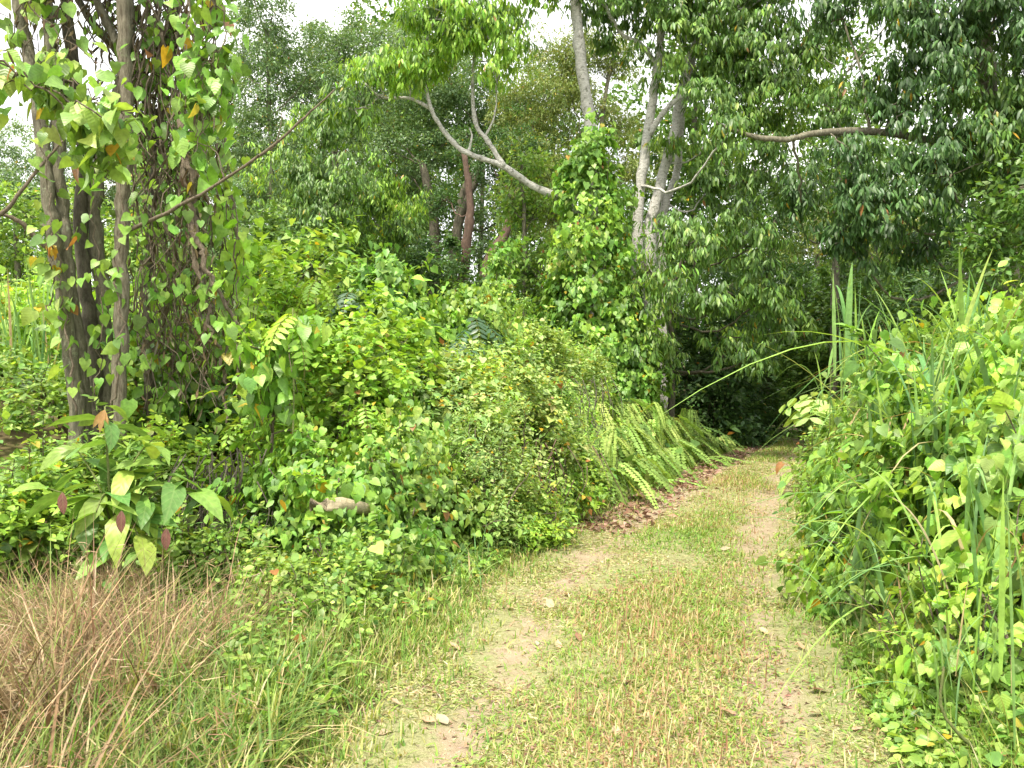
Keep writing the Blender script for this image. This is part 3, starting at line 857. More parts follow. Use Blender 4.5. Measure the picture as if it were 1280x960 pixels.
bush('herb mound with an upright leafy tip and brown twigs beneath', 668, 10.2, .75, 1.55, 'ovate', .075, .5, 'mix', 'flat', group=BG)
bush('rounded weedy mound with dark dead stems showing on top', 708, 12.2, .7, 1.45, 'ovate', .07, .55, 'pale', 'flat', group=BG)
bush('fern edged herb mound that leans down to the bare left rut', 735, 14.4, .45, 1.0, 'ovate', .075, .5, 'fern', 'flat', group=BG)
bush('creeping heart leaf vine heaped around the pale cut log', 428, 6.9, .68, 1.2, 'heart', .088, .92, 'vine', 'hang', group=BG, yellow=.025, lump=.3, deep=.5)
bush('tangle of heart leaves and dead brown twigs right of the cut log', 505, 7.2, .7, 1.28, 'heart', .075, .9, 'mix', 'hang', group=BG, yellow=.03, lump=.3, deep=.5, dens=.75, twigs=40)
bush('steep fine leaved face of the bank nearest the bend, greyish with dead stems', 590, 7.8, .55, 1.25, 'ovate', .058, .5, 'pale', 'flat', group=BG, yellow=.03, dens=.8, twigs=50)
bush('dark low shrub filling the gap behind the small bright fern', 352, 6.9, .34, .45, 'ovate', .1, .55, 'deep', 'flat', group=BG, dens=.7)
bush('low creeping vine with pale heart leaves at the grass edge', 480, 6.05, .38, .42, 'heart', .075, .95, 'mix', 'hang', group=BG, dens=.8)
bush('low weeds at the foot of the steep bank face', 640, 7.9, .4, .5, 'ovate', .06, .45, 'mix', 'flat', group=BG)
bush('weedy clump at the bank foot under brown dead stalks', 672, 9.2, .42, .62, 'heart', .075, .9, 'mix', 'hang', group=BG, yellow=.03)
bush('small leaved weeds behind the big leaved sapling, under the trunks', 200, 7.3, .62, 1.05, 'ovate', .095, .5, 'mix', 'flat', group=BG)
bush('mass of light herbs left of the leaning trunk', 45, 8.8, 1.25, 1.75, 'ovate', .09, .6, 'mix', 'flat', group=BG)
bush('herbs at the very left behind the dry grass', 5, 6.6, .9, 1.1, 'ovate', .08, .65, 'mix', 'flat', group=BG)
bush('leafy herbs between the dry grass and the big leaved sapling', 60, 6.5, .55, .7, 'ovate', .085, .6, 'mix', 'flat', group=BG)
bush('shaded leafy mound behind the vine curtain', 215, 9.6, 1.1, 2.25, 'heart', .12, .9, 'vine', 'hang', group=BG)
bush('backlit lime green shrub beyond the twin trunks', 150, 11.6, 1.4, 2.9, 'ovate', .14, .7, 'lime', 'flat', group=BG)
bush('tall backlit shrub at the far left beyond the grass stand', 10, 12.5, 1.6, 3.2, 'ovate', .14, .7, 'lime', 'flat', group=BG)
bush('low herb clump in front of the dark hollow in the bank', 268, 6.2, .4, .42, 'ovate', .07, .6, 'mix', 'flat', group=BG)
bush('low herbs between the small bright fern and the track grass', 395, 5.6, .4, .34, 'ovate', .06, .7, 'mix', 'flat', group=BG)

# dead stems heaped in the bank
for lab, px, d, zt, nst in (('dark heap of dead stems lying on the weedy mound', 715, 11.25, 1.75, 110), ('brown dead stalks under the upright herb tip', 652, 8.95, 1.0, 110),
                            ('dead brown stems in the dark hollow of the bank', 303, 7.0, 1.05, 200)):
    x = (px - 640) / F * d; g = float(gh(x, d))
    t = thing('dead_stalk_heap', lab, 'dead stalks', (x, d, g))
    sp = []
    for i in range(nst):
        a_ = np.array([x + R.normal() * .3, d + R.normal() * .25 - .25, g + .1 + R.random() * (zt - g - .1)])
        b_ = a_ + np.array([R.normal() * .15, R.normal() * .15 - .08, -.35 - .3 * R.random()])
        b_[2] = max(b_[2], g - .02)
        sp.append((curve([a_, (a_ + b_) / 2 + R.normal(size=3) * .05, b_], 3), .006, .003))
    tubes('stems', RED if px == 652 else DARK, sp, t, 5).name = 'stalk'

# ------------------------------------------------------------------ sapling with very large leaves
bx, by = (140 - 640) / F * 5.4, 5.4
gz = float(gh(bx, by))
t = thing('large_leaved_sapling', 'sapling with very large ribbed leaves and three hanging reddish withered leaves behind the dry grass', 'sapling', (bx, by, gz))
top = at(131, 508, 5.4)
st = curve([(bx, by, gz - .03), (bx + .05, by, gz + .45), (top[0] + .03, by, gz + .9), top], 6, .004)
sts = [(st, .016, .006)]
side = []
for px, py, dz in ((215, 585, .15), (235, 600, .1), (60, 610, .1), (180, 690, -.15), (120, 640, -.2), (260, 620, .25), (95, 560, .1), (190, 550, .1)):
    e = at(px, py, 5.4 + dz); s0 = st[int(len(st) * .35) + R.integers(0, 5)]
    c_ = curve([s0, (s0 + e) / 2 + [0, 0, .1], e], 5); side.append(c_); sts.append((c_, .009, .004))
tubes('stem', STEM, sts, t, 7)
P, D, L = [], [], []
for c_ in [st] + side:
    m = 20 if c_ is st else 8
    for k in range(m):
        i = int(len(c_) * (.12 + .88 * (k + .7) / m)); i = min(i, len(c_) - 1)
        yaw = k * 2.4 + R.normal() * .4
        P.append(c_[i]); D.append([math.cos(yaw), math.sin(yaw), R.uniform(-.35, .45)]); L.append(R.uniform(.27, .4) * (1 - .35 * (k == m - 1)))
P, D, L = np.array(P), unit(np.array(D)), np.array(L)
N = unit(np.array([0, 0, 1.]) + .3 * R.normal(size=(len(P), 3)))
BIG = leafmat('large_leaf', .42, .35, .4, veins=.16)
cc = pcols(len(P), [(.16, .31, .06), (.23, .39, .07), (.30, .44, .075), (.11, .23, .055)], [3, 3, 2, 2], .08)
leafcloud('foliage', BIG, P, D, N, L, L * .42, cc, 'big', bend=R.uniform(.2, .95, len(P)), fold=.2, parent=t, uv=True, wav=.035)
for px, py in ((152, 638), (208, 660), (78, 615)):
    q = at(px, py, 5.1)
    leafcloud('withered_leaf', BIG, q[None], np.array([[.12 * R.normal(), -.1, -1.]]), np.array([[.2, -1., .1]]), .15, .06, np.array([[.20, .085, .075]]), 'big', bend=.1, fold=.35, parent=t, uv=True)
q = at(131, 512, 5.35)
leafcloud('young_shoot', BIG, np.repeat(q[None], 3, 0), np.array([[-.2, -.2, -1], [.15, -.2, -1], [-.6, 0, -.8]]), np.array([[0, -1., .1]] * 3), .16, .045, np.array([[.42, .25, .10]] * 3), 'ovate', bend=.15, fold=.3, parent=t, uv=True)

# heart-leaved shrub on a bare slanting stem, with a yellow-green feather shoot above
bx, by = (332 - 640) / F * 7.2, 7.2
t = thing('tall_shrub', 'loose tall shrub with large soft heart leaves on a bare stem above the dark hollow', 'shrub', (bx, by, float(gh(bx, by))))
st = curve([(bx, by, float(gh(bx, by)) - .05), at(340, 560, 7.2), at(347, 480, 7.2), at(352, 400, 7.2)], 6, .008)
sp = [(st, .022, .008)]; P = []
for i in range(20):
    e = at(R.uniform(292, 408), R.uniform(385, 590), R.uniform(6.7, 7.6)); s0 = st[R.integers(6, len(st))]
    c_ = curve([s0, (s0 + e) / 2 + [0, 0, .08], e], 5, .006); sp.append((c_, .008, .003))
    for k in range(13): P.append(c_[R.integers(len(c_) // 3, len(c_))] + R.normal(size=3) * .06)
tubes('stem', TWIG, sp, t, 6)
P = np.array(P); D, N = orient(unit(R.normal(size=P.shape) * [1, 1, .2] + [0, -.4, 0]), 'hang')
L = .125 * np.clip(R.normal(1, .22, len(P)), .5, 1.5)
leafcloud('foliage', VEIN, P, D, N, L, L * .9, cols(len(P), 'vine', .015) * 1.1, 'heart', bend=.2, fold=.25, parent=t, uv=True)


def feather(label, px, py, d, L, npair, ll, lw, pal, nf, pitch, name='feather_leaved_plant', droop=.6, mat=None, group=None, spread=1.0, yaw0=None, tone=1.0):
    q = at(px, py, d); g = float(gh(q[0], q[1]))
    t = thing(name, label, 'plant', (q[0], q[1], g), group)
    tubes('stem', STEM, [(curve([(q[0] + .05, q[1], g - .03), (q[0], q[1], (g + q[2]) / 2), q], 5, .006), .014, .006)], t, 6)
    for k in range(nf):
        yaw = (k * 2.4 if yaw0 is None else yaw0 + spread * (k - (nf - 1) / 2)) + R.normal() * .2
        frond_object(t, q - np.array([0, 0, .03 * k]), L * R.uniform(.8, 1.1), npair, ll, lw, yaw, -pitch + R.normal() * .15, pal, droop, mat=mat, tpl='ovate', tone=tone)
    return t


feather('young plant with bright yellow green feather leaves rising above the tall shrub', 366, 385, 7.0, .55, 8, .14, .05, 'lime', 7, .75, tone=1.25)
feather('yellow green feather leaved shoot in the middle of the bank', 487, 440, 8.0, .5, 8, .13, .05, 'lime', 6, .6, tone=1.15)
feather('bluish feather leaved plant on the shoulder of the draped mound', 440, 362, 10.4, .7, 9, .15, .05, 'blue', 7, .2, droop=1.1, mat=GLOSS)
feather('bluish feather leaved plant arching over the leafy mound', 590, 392, 11.3, .9, 10, .17, .055, 'blue', 9, .25, droop=1.1, mat=GLOSS)
feather('small bluish feather leaved plant lowest of the three bluish ones', 575, 422, 10.8, .6, 8, .14, .05, 'blue', 6, .1, droop=1.1, mat=GLOSS)
feather('small bright yellow green fern standing in shade before the bank', 375, 712, 5.75, .36, 11, .06, .02, 'lime', 7, .75, name='fern', tone=1.2)

for lab, px, py, d, L_, np_, pl, nf in (('feather leaved shoot at the right shoulder of the lime green mound', 395, 345, 9.8, .5, 8, 'lime', 6), ('low feather leaved shoot among the fine pale leaves at mid bank', 560, 470, 8.9, .42, 8, 'fern', 6),
        ('feather leaved shoot over the upright herb tip', 655, 455, 10.4, .45, 8, 'fern', 6), ('small feather leaved shoot beside the brown dead stalks', 625, 500, 8.6, .36, 8, 'lime', 5), ('feather leaved sprig left of the creeping vine heap', 300, 520, 7.6, .4, 7, 'mix', 6),
        ('feather leaved sprig on top of the creeping vine heap', 455, 500, 7.3, .36, 7, 'lime', 5)):
    feather(lab, px, py, d, L_, np_, L_ * .26, L_ * .09, pl, nf, .6)

# cut log
q = at(408, 631, 6.12); g = float(gh(q[0], q[1]))
t = thing('cut_log', 'short pale cut log end sticking out from under the heart leaf vine', 'log', (q[0], q[1], q[2] - .07))
tubes('log', barkmat('pale_wood', (.4, .34, .22), (.5, .42, .28), (.3, .25, .15), 9, .2, .5), [(np.array([q + [-.12, .0, .0], q, q + [.1, .08, -.005], q + [.3, .35, -.1]]), .05, .055)], t, 12)

# ------------------------------------------------------------------ ferns
FG = 'sword ferns along the left bank'
FERN = leafmat('fern_leaf', .6, .35, .25)


def fern(label, x, y, z, nf, L, pal='fern', face=None, up=.75, npair=26, tone=1.0, group=FG, stalk=True):
    t = thing('fern', label, 'fern', (x, y, z), group)
    for k in range(nf):
        yaw = R.random() * 6.28 if face is None or R.random() < .3 else face + R.normal() * 1.1
        frond_object(t, np.array([x, y, z]) + R.normal(size=3) * [.05, .05, .01], L * R.uniform(.7, 1.2), npair, L * .075, L * 1.15 / npair, yaw, -(up + R.normal() * .32), pal, R.uniform(.05, .55), mat=FERN, vshape=.2, fwd=.12, tone=tone, bend=.05)
    return t


# tips standing out of the top of the bank
for px, py, d, n_, L in ((690, 440, 13.2, 5, .75), (760, 462, 14.0, 6, .7), (668, 415, 12.6, 4, .6), (735, 445, 13.6, 4, .65), (820, 470, 15.0, 6, .9), (598, 455, 9.4, 4, .5), (860, 478, 16.4, 6, .9)):
    q = at(px, py + 22, d)
    fern('yellowish fern standing upright out of the top of the left bank', q[0], q[1], q[2] - .12, n_, L, up=1.15, tone=1.1, group='ferns rising from the top of the left bank')
# skirt of arching fronds beside the rut
for y in np.arange(10.6, 21.5, .4):
    for row in range(4):
        if (y < 12.2 and row == 0) or (y > 19 and row == 2) or (row == 3 and not 11.6 < y < 17.5): continue
        e = float(pathx(y) - pathw(y)); x = e - .12 - .42 * row + R.normal() * .1; yy = y + R.normal() * .1
        lab = ['fern leaning out over the bare left rut from the lowest edge of the bank', 'fern in the middle row up the left bank above the rut', 'fern high on the left bank, below the vine column'][min(row, 2)] if y < 15 else \
              ['far fern leaning over the leaf littered end of the left rut', 'far fern behind the edge row where the track nears the shade', 'far fern topping the bank before the shaded bend'][min(row, 2)]
        fern(lab, x, yy, float(gh(x, yy)) + (.12, .55, 1.0, 1.35)[row] * (1 if y < 17 else .75), 9, 1.32 + .18 * R.normal(), face=-.55, up=1.0 + .1 * row, tone=1.02 + .16 * R.normal(), npair=22)
q = at(765, 545, 10.9); 
fern('pale hanging sword fern frond cluster in the middle of the bank beside a dark gap', q[0], q[1], q[2] + .15, 5, .85, face=-1.4, up=.9, tone=1.15, group=None)
q = at(985, 560, 11.5)
fern('pale yellowish fern at the foot of the right bank near the track turn', q[0] + .1, q[1], .35, 8, .75, face=2.7, up=.5, tone=1.1, group=None)

# ------------------------------------------------------------------ right bank
RG = 'vine covered mounds on the right bank'
bush('nearest right mound of broad bright vine leaves beside the tall blade', 0, 4.7, .8, 1.55, 'heart', .098, .95, 'mix', 'hang', X=3.0, group=RG, lump=.28, deep=.5)
bush('second right mound, heart leaves facing the track', 0, 6.05, .9, 1.5, 'heart', .098, .92, 'vine', 'hang', X=3.42, group=RG, lump=.28, deep=.45)
bush('third right mound, topped by tall grass and yellowing leaves', 0, 7.8, .95, 1.85, 'heart', .09, .9, 'mix', 'hang', X=4.05, group=RG, lump=.28)
bush('fourth right mound with pale trailing leaves down to the rut', 0, 9.9, 1.0, 1.55, 'ovate', .095, .7, 'pale', 'hang', X=5.1, group=RG)
bush('right mound of mixed leaves before the broad palmate leaves', 0, 12.3, 1.0, 1.35, 'ovate', .1, .65, 'mix', 'flat', X=5.95, group=RG)
bush('right mound next to the track turn', 0, 15.2, 1.0, 1.1, 'ovate', .1, .6, 'mix', 'flat', X=7.05, group=RG)
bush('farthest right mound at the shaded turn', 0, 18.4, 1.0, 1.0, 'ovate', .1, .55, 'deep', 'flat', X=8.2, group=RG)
bush('high back mound on the right edge behind the nearest ones', 0, 6.3, 1.2, 2.3, 'ovate', .11, .75, 'mix', 'hang', X=4.7, group=RG)
bush('high back mound under the right hand trees', 0, 8.7, 1.3, 2.3, 'ovate', .11, .7, 'lime', 'hang', X=5.7, group=RG)
bush('back mound of pale leaves behind the grass tufts on the right', 0, 11.6, 1.4, 1.95, 'ovate', .11, .6, 'pale', 'flat', X=7.3, group=RG)
bush('far right back mound in front of the dark forest', 0, 15.0, 1.6, 2.0, 'ovate', .13, .55, 'mix', 'flat', X=9.3, group=RG)
bush('low vine skirt between the first and second right mounds', 0, 5.3, .48, .75, 'heart', .075, .95, 'mix', 'hang', X=2.62, group=RG, dens=.8)
bush('low weed clump in the near right corner', 0, 3.9, .42, .55, 'heart', .07, .95, 'mix', 'hang', X=2.35, group=RG, dens=.6, lump=.35)
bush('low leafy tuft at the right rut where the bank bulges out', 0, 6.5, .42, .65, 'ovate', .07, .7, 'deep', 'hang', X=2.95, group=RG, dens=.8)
bush('small weedy skirt below the third right mound', 0, 8.2, .4, .6, 'heart', .075, .9, 'mix', 'hang', X=3.4, group=RG)
bush('trailing leaves at the rut below the fourth right mound', 0, 10.4, .42, .6, 'ovate', .08, .6, 'pale', 'hang', X=4.3, group=RG)

TG = 'tall grass on the right bank'


def tallgrass(label, px, d, ztop, nb, L, W, lean=.35, group=TG, pal=None, X=None, zb=None, arch=.5, dirx=0.0, stalks=2, name='grass_tuft', dry=.12):
    x = (px - 640) / F * d if X is None else X
    g = float(gh(x, d)) if zb is None else zb
    t = thing(name, label, 'grass', (x, d, g), group)
    pal = pal or [(.17, .32, .10), (.23, .38, .11), (.27, .43, .09), (.14, .27, .10)]
    cl = pcols(nb, pal, [1] * len(pal), .08)
    dd_ = R.random(nb) < dry; cl[dd_] = pcols(int(dd_.sum()), [(.45, .38, .2), (.38, .28, .15)], [1, 1]) if dd_.any() else cl[dd_]
    sp, st = [], []
    for i in range(nb):
        a = R.random() * 6.28
        o = np.array([math.cos(a) + dirx, math.sin(a) * .8, 0]) * lean * R.uniform(.25, 1)
        l = L * R.uniform(.6, 1.1); b0 = np.array([x + R.normal() * .09, d + R.normal() * .09, max(g, ztop - l * R.uniform(.82, 1.25))])
        s = np.linspace(0, 1, 11)[:, None]; ar = arch * R.uniform(.1, 1.25) ** 1.5
        p = b0 + l * (o * s + o * 1.6 * ar * s ** 2.4 + np.array([0, 0, 1]) * (s - ar * .95 * s ** 3.2))
        sp.append((p, W * R.uniform(.6, 1.15), i))
        if i < stalks: st.append((curve([(x + R.normal() * .05, d, g - .03), (b0 + p[3]) / 2 * [1, 1, 0] + [0, 0, (g + p[3][2]) / 2], p[3]], 4), .009, .005))
    ribbons('blade', GRASS, sp, t, cl).name = 'blades'
    t.children[-1].name = 'foliage'
    if st: tubes('stalk', STEM, st, t, 6)
    return t


for lab, px, d, zt, nb, L_, X_ in (('thin arching grass tuft in front of the second right mound', 1105, 5.2, 1.1, 12, .85, None), ('thin grass tuft leaning out of the third right mound', 1080, 6.9, 1.6, 14, 1.0, None), ('fine grass tuft between the second and third right mounds', 1120, 6.4, 1.9, 18, 1.2, None),
        ('slim grass tuft on the fourth right mound', 1090, 9.2, 1.9, 14, .95, None), ('fine pale grass tuft over the nearest right mound', 1210, 5.0, 1.7, 16, 1.2, None), ('slim grass tuft near the right edge below the crest', 1255, 4.9, 1.75, 14, 1.1, None),
        ('arching grass tuft low on the second right mound', 1130, 5.1, 1.2, 16, 1.2, None), ('arching grass tuft low on the nearest right mound', 1195, 4.2, 1.15, 14, 1.0, None), ('arching grass tuft high on the second right mound', 1165, 5.4, 1.8, 18, 1.3, None),
        ('pale grass tuft at the lower right edge of the nearest mound', 1240, 4.1, 1.3, 14, 1.1, None), ('arching grass tuft over the low vine skirt', 1085, 4.9, .85, 14, .9, None), ('pale arching grass on the crest behind the broad bladed tuft', 1215, 7.6, 2.55, 22, 1.4, None),
        ('pale arching grass on the crest at the right frame edge', 1270, 7.2, 2.6, 22, 1.4, None), ('arching grass on the crest behind the dense tuft', 1140, 8.4, 2.4, 20, 1.3, None)):
    tallgrass(lab, px, d - .1, zt + .22, nb + 4, L_ * 1.12, .026, .5, arch=1.0, dirx=-.12, dry=.1)
tallgrass('tallest narrow grass tuft standing against the dark forest at the right bank\'s left end', 1062, 8.2, 2.95, 14, 1.7, .055, .16, arch=.28, dry=.0)
tallgrass('grass tuft leaning left over the edge of the right bank', 1045, 8.6, 2.2, 12, .95, .032, .35, dirx=-.15, arch=.7)
tallgrass('dense upright grass tuft on top of the third right mound', 1148, 7.2, 2.55, 20, 1.5, .04, .45, arch=.75)
tallgrass('broad bladed grass tuft bending over on top of the bank', 1190, 6.6, 2.65, 18, 1.7, .055, .45, arch=1.0)
tallgrass('grass tuft with a long blade arching left', 1172, 6.2, 2.4, 14, 1.5, .045, .6, dirx=-.5, arch=1.0)
tallgrass('short bluish grass tuft near the right edge of the bank top', 1232, 6.6, 2.45, 15, 1.3, .04, .5, arch=.7)
tallgrass('grass tuft at the right picture edge on the bank top', 1265, 5.9, 2.3, 15, 1.3, .04, .5, arch=.8)
tallgrass('single stout grass shoot growing through the vines in mid bank', 1150, 4.9, 1.75, 9, 1.5, .036, .12, arch=.25, X=2.5)
tallgrass('thin grass shoot left of the stout one in mid bank', 1118, 5.6, 1.5, 12, .9, .025, .45, dirx=-.2, arch=.8, X=2.65)
tallgrass('grass hanging over the right rut from the bank foot', 1020, 6.4, .7, 10, .45, .018, .5, dirx=-.3, arch=1.0, X=2.85)
tallgrass('long pale blade tuft reaching left across the vine leaves', 1210, 4.8, 1.4, 14, 1.0, .024, .6, dirx=-.3, arch=1.0, X=2.85)
tallgrass('very near broad bright green blades at the right picture edge', 1262, 3.25, 1.2, 7, 1.15, .03, .14, arch=.3, X=2.06, dry=0)
tallgrass('near tuft of weedy grass with dead stems in the right corner', 1180, 3.6, .7, 22, .6, .012, .6, arch=.8, X=2.02, dry=.4)
tallgrass('near tuft of dead and green grass under the right mounds', 1120, 4.4, .65, 22, .55, .011, .6, arch=.9, X=2.2, dry=.4)
tallgrass('grass tuft on the crest behind the tallest tuft', 1100, 9.3, 2.5, 20, 1.2, .035, .4, arch=.8)
LG = 'tall grass at the far left'
for i, (px, d) in enumerate(((12, 9.6), (34, 10.2), (55, 9.4), (-15, 9.9), (78, 10.4), (108, 9.9))):
    tallgrass(['leftmost', 'second', 'shortest', 'outermost', 'rearmost', 'right hand'][i] + ' stand of long green grass seen between the left trunks and the frame edge', px, d, [2.9, 3.1, 2.5, 2.9, 3.2, 2.9][i], 16, 1.9, .035, .25, group=LG, arch=.5)
VG = 'verge grass tufts on the left'
for i, (px, d) in enumerate(((560, 6.3), (585, 6.0), (600, 6.9), (360, 3.9), (310, 4.2), (255, 4.6))):
    tallgrass('tuft of fresh green grass ' + ['under the creeping vine', 'nearest the bare left rut', 'below the steep bank face', 'in front of the low herbs', 'beside the dry grass heap', 'growing inside the edge of the dry heap'][i], px, d, .35, 26, .36, .012, .7, group=VG, arch=.9, stalks=0, dry=.05)
for px, d, X, h in ((1015, 11.6, 4.45, 2.0),):
    feather('plant with broad spreading pale leaves on the left shoulder of the right bank', px, 490, d, .62, 4, .3, .13, 'pale', 8, .25, name='broad_leaved_plant')

# fallen leaves on the track
FL = [(500, 888), (527, 902), (490, 920), (600, 800), (690, 850), (640, 760), (707, 742), (692, 758), (725, 806), (672, 805), (700, 812), (1005, 812), (985, 880), (1035, 865), (900, 690), (845, 640), (880, 615),
      (760, 700), (700, 690), (720, 682), (575, 815), (920, 893), (960, 790), (990, 955), (560, 905), (620, 830), (655, 905), (1030, 892), (790, 860), (770, 930), (1065, 915), (540, 870)]
LW = ['pale', 'curled', 'tan', 'reddish', 'grey']
for i, (px, py) in enumerate(FL):
    d = 1578 / (py - 480.); x = (px - 640) / F * d
    g = float(tz(np.array(x), np.array(d)))
    c_ = np.array([[(.46, .30, .20), (.40, .24, .15), (.42, .31, .20), (.24, .12, .08), (.36, .30, .21)][i % 5]])
    yw = R.random() * 6.28; hd = np.array([math.cos(yw), math.sin(yw), .05])
    S = .085 * R.uniform(.6, 1.4)
    where = 'near left rut' if (x - pathx(d)) / pathw(d) < -.3 else ('near right rut' if (x - pathx(d)) / pathw(d) > .4 else 'grass strip')
    o = leafcloud('fallen_leaf', leafmat('dead_leaf', .75, .15, .2, veins=.25) if i == 0 else bpy.data.materials['dead_leaf'],
                  np.array([[x, d, g + .014]]), hd[None], unit(np.array([[.25 * R.normal(), .25 * R.normal(), 1]])), S, S * .55, c_, 'big', bend=-.12 + .15 * R.normal(), fold=.25, uv=True, wav=.06)
    me = o.data
    me.transform(__import__('mathutils').Matrix.Translation((-x, -d, -g))); o.location = (x, d, g)
    o['label'] = f'{LW[i % 5]} dead leaf lying on the {where} of the track'; o['category'] = 'leaf'; o['kind'] = 'thing'; o['group'] = 'dead leaves fallen on the track'

# ------------------------------------------------------------------ trees
tree('slender grey green tree festooned with creepers, right of the vine curtain', [[(335, 480, 24), (340, 250, 24), (333, 40, 24)]],
     [(340, 30, 24, 42, 50), (328, 110, 24, 46, 55), (348, 190, 24, 46, 50), (300, 175, 25, 40, 60), (385, 95, 24.5, 38, 45), (315, -40, 24, 55, 50), (305, 270, 24, 40, 50), (350, 270, 23.5, 40, 45), (300, 60, 25, 34, 50)],
     'fine', 'grey', GREY, (.11, .05), dens=1.0)
tree('bushy tree with yellow green leaf flushes, left of the dark multi stemmed tree', [[(425, 420, 20), (423, 300, 20), (418, 190, 20)]],
     [(420, 250, 19.5, 62, 46), (375, 215, 20, 45, 40), (462, 225, 20, 45, 42), (412, 165, 20, 48, 36), (425, 300, 20, 62, 40), (490, 285, 21, 50, 45), (370, 290, 20.5, 45, 40)],
     'droop', 'deep', GREY, (.15, .07), size=.78, pal2='lime', flush=.12)
tree('dark multi stemmed tree with dull grey green crown and forking trunks over the bank', [[(540, 400, 27), (543, 290, 27), (528, 205, 27)], [(556, 400, 27), (570, 300, 27), (592, 230, 27), (618, 150, 27)], [(548, 300, 27), (575, 255, 27), (600, 200, 27.2), (590, 120, 27.2)]],
     [(500, 190, 28, 85, 62), (575, 165, 28.5, 80, 60), (645, 140, 28, 65, 70), (448, 120, 28.5, 55, 50), (560, 95, 28, 95, 50), (478, 270, 28, 55, 50), (640, 260, 28.5, 45, 45), (420, 60, 29, 50, 30), (470, 330, 29, 60, 40)],
     'fine', 'grey', DARK, [(.24, .12), (.22, .09), (.15, .06)], size=1.1, dens=1.1)
tree('reddish barked leaning tree below the dark tree near the leafy stump', [[(568, 400, 23.5), (582, 320, 23.5), (588, 260, 23.5), (580, 190, 23.5)], [(590, 400, 23.8), (606, 345, 23.8), (632, 290, 24.2), (655, 220, 24.2)]],
     [(610, 190, 25.5, 45, 35), (660, 190, 25, 40, 45), (560, 250, 25.5, 34, 24)], 'fine', 'dark', RED, [(.2, .08), (.26, .08)], dens=.9)
tree('pale barked tree with a white forked limb reaching left and a vine wrapped lower trunk', [[(748, 500, 17.5), (745, 330, 17.5), (742, 190, 17.5), (729, 100, 17.5), (720, 0, 17.5), (712, -160, 17.5)]],
     [(560, 22, 16.5, 78, 40), (515, 70, 16.3, 52, 34), (610, 25, 16.5, 55, 42), (470, 85, 16.2, 42, 32), (437, 135, 16.5, 36, 30), (545, -60, 16.5, 130, 60), (660, -40, 17, 80, 45), (725, -110, 17.5, 150, 60), (610, 75, 16.7, 45, 26)],
     'droop', 'deep', PALE, (.165, .105), size=.9, pal2='lime', flush=.1,
     limbs=[([(740, 292, 17.5), (706, 252, 17.3), (665, 232, 17.2), (627, 207, 17), (578, 188, 16.9), (549, 155, 16.8), (535, 122, 16.7), (527, 60, 16.6)], .1, .028),
            ([(630, 208, 17), (610, 177, 16.9), (594, 152, 16.9), (591, 95, 16.9), (598, 40, 16.8)], .065, .022), ([(542, 138, 16.8), (512, 123, 16.7), (478, 122, 16.6), (456, 104, 16.5)], .045, .018),
            ([(585, 190, 16.9), (590, 172, 16.9), (587, 160, 16.9)], .03, .012), ([(606, 172, 16.9), (618, 145, 16.8), (622, 100, 16.8)], .025, .01)])
tree('airy yellowish green tree with fine drooping leaves, behind the pale forked tree', [[(700, 430, 26), (716, 260, 26), (735, 150, 26)], [(716, 260, 26), (755, 130, 26), (775, 60, 26)]],
     [(765, 150, 27, 40, 30), (735, 205, 27, 36, 30), (790, 210, 27, 40, 34), (700, 100, 26, 56, 52), (662, 150, 26, 42, 54), (722, 62, 26, 55, 34), (775, 75, 26, 34, 32), (680, 205, 26, 36, 36), (690, 265, 26, 48, 40), (655, 210, 25, 34, 36), (730, 330, 25, 60, 50)],
     'hairy', 'olive', GREY, [(.16, .07), (.1, .04)], clump=.5)
tree('pale triple stemmed tree with dark drooping leaves to the right of the vine column', [[(800, 470, 18), (797, 300, 18), (806, 190, 18), (818, 112, 18), (826, 50, 18), (835, -60, 18)], [(816, 470, 18.2), (812, 310, 18.2), (822, 245, 18.2), (843, 165, 18.2), (853, 110, 18.2), (880, 20, 18.2)], [(832, 470, 18.4), (826, 305, 18.4), (832, 255, 18.4), (846, 215, 18.5), (852, 150, 18.6), (870, 60, 18.6)]],
     [(865, 55, 17.5, 80, 52), (935, 65, 17.5, 75, 60), (900, 140, 17, 55, 50), (962, 125, 17.5, 66, 52), (825, 0, 17.5, 85, 42), (930, -5, 18, 95, 52), (1012, 60, 17.5, 52, 50), (985, -50, 18, 110, 50), (880, -90, 18, 150, 60), (912, 165, 14.9, 30, 24), (893, 222, 17.3, 40, 30), (948, 212, 17.5, 46, 30), (760, 15, 17.8, 55, 30), (905, 270, 17.5, 45, 30)],
     'droop', 'deep', PALE, [(.13, .08), (.15, .075), (.12, .06)], size=.88, pal2='mix',
     limbs=[([(812, 168, 18), (830, 140, 17.8), (857, 117, 17.6), (885, 118, 17.5)], .075, .04), ([(821, 80, 18), (800, 55, 17.8), (775, 40, 17.6), (745, -15, 17.5)], .06, .035)])
tree('small understorey tree with a thin dark trunk and hanging leaves before the shade', [[(840, 490, 17.4), (838, 420, 17.4), (842, 350, 17.2), (870, 300, 16.8)]],
     [(872, 305, 15.5, 56, 26), (935, 312, 15.8, 46, 28), (842, 352, 15.4, 38, 24), (902, 368, 15.5, 66, 24), (960, 365, 16, 46, 30), (985, 410, 16.5, 36, 34), (845, 290, 16.2, 30, 26), (920, 430, 16.8, 50, 30), (812, 345, 16.6, 30, 24), (806, 395, 16.8, 34, 28), (835, 440, 16.8, 34, 26), (800, 440, 16.4, 34, 26)],
     'droop', 'deep', DARK, (.085, .05), size=.82, pal2='mix', dens=.95, flush=.2)
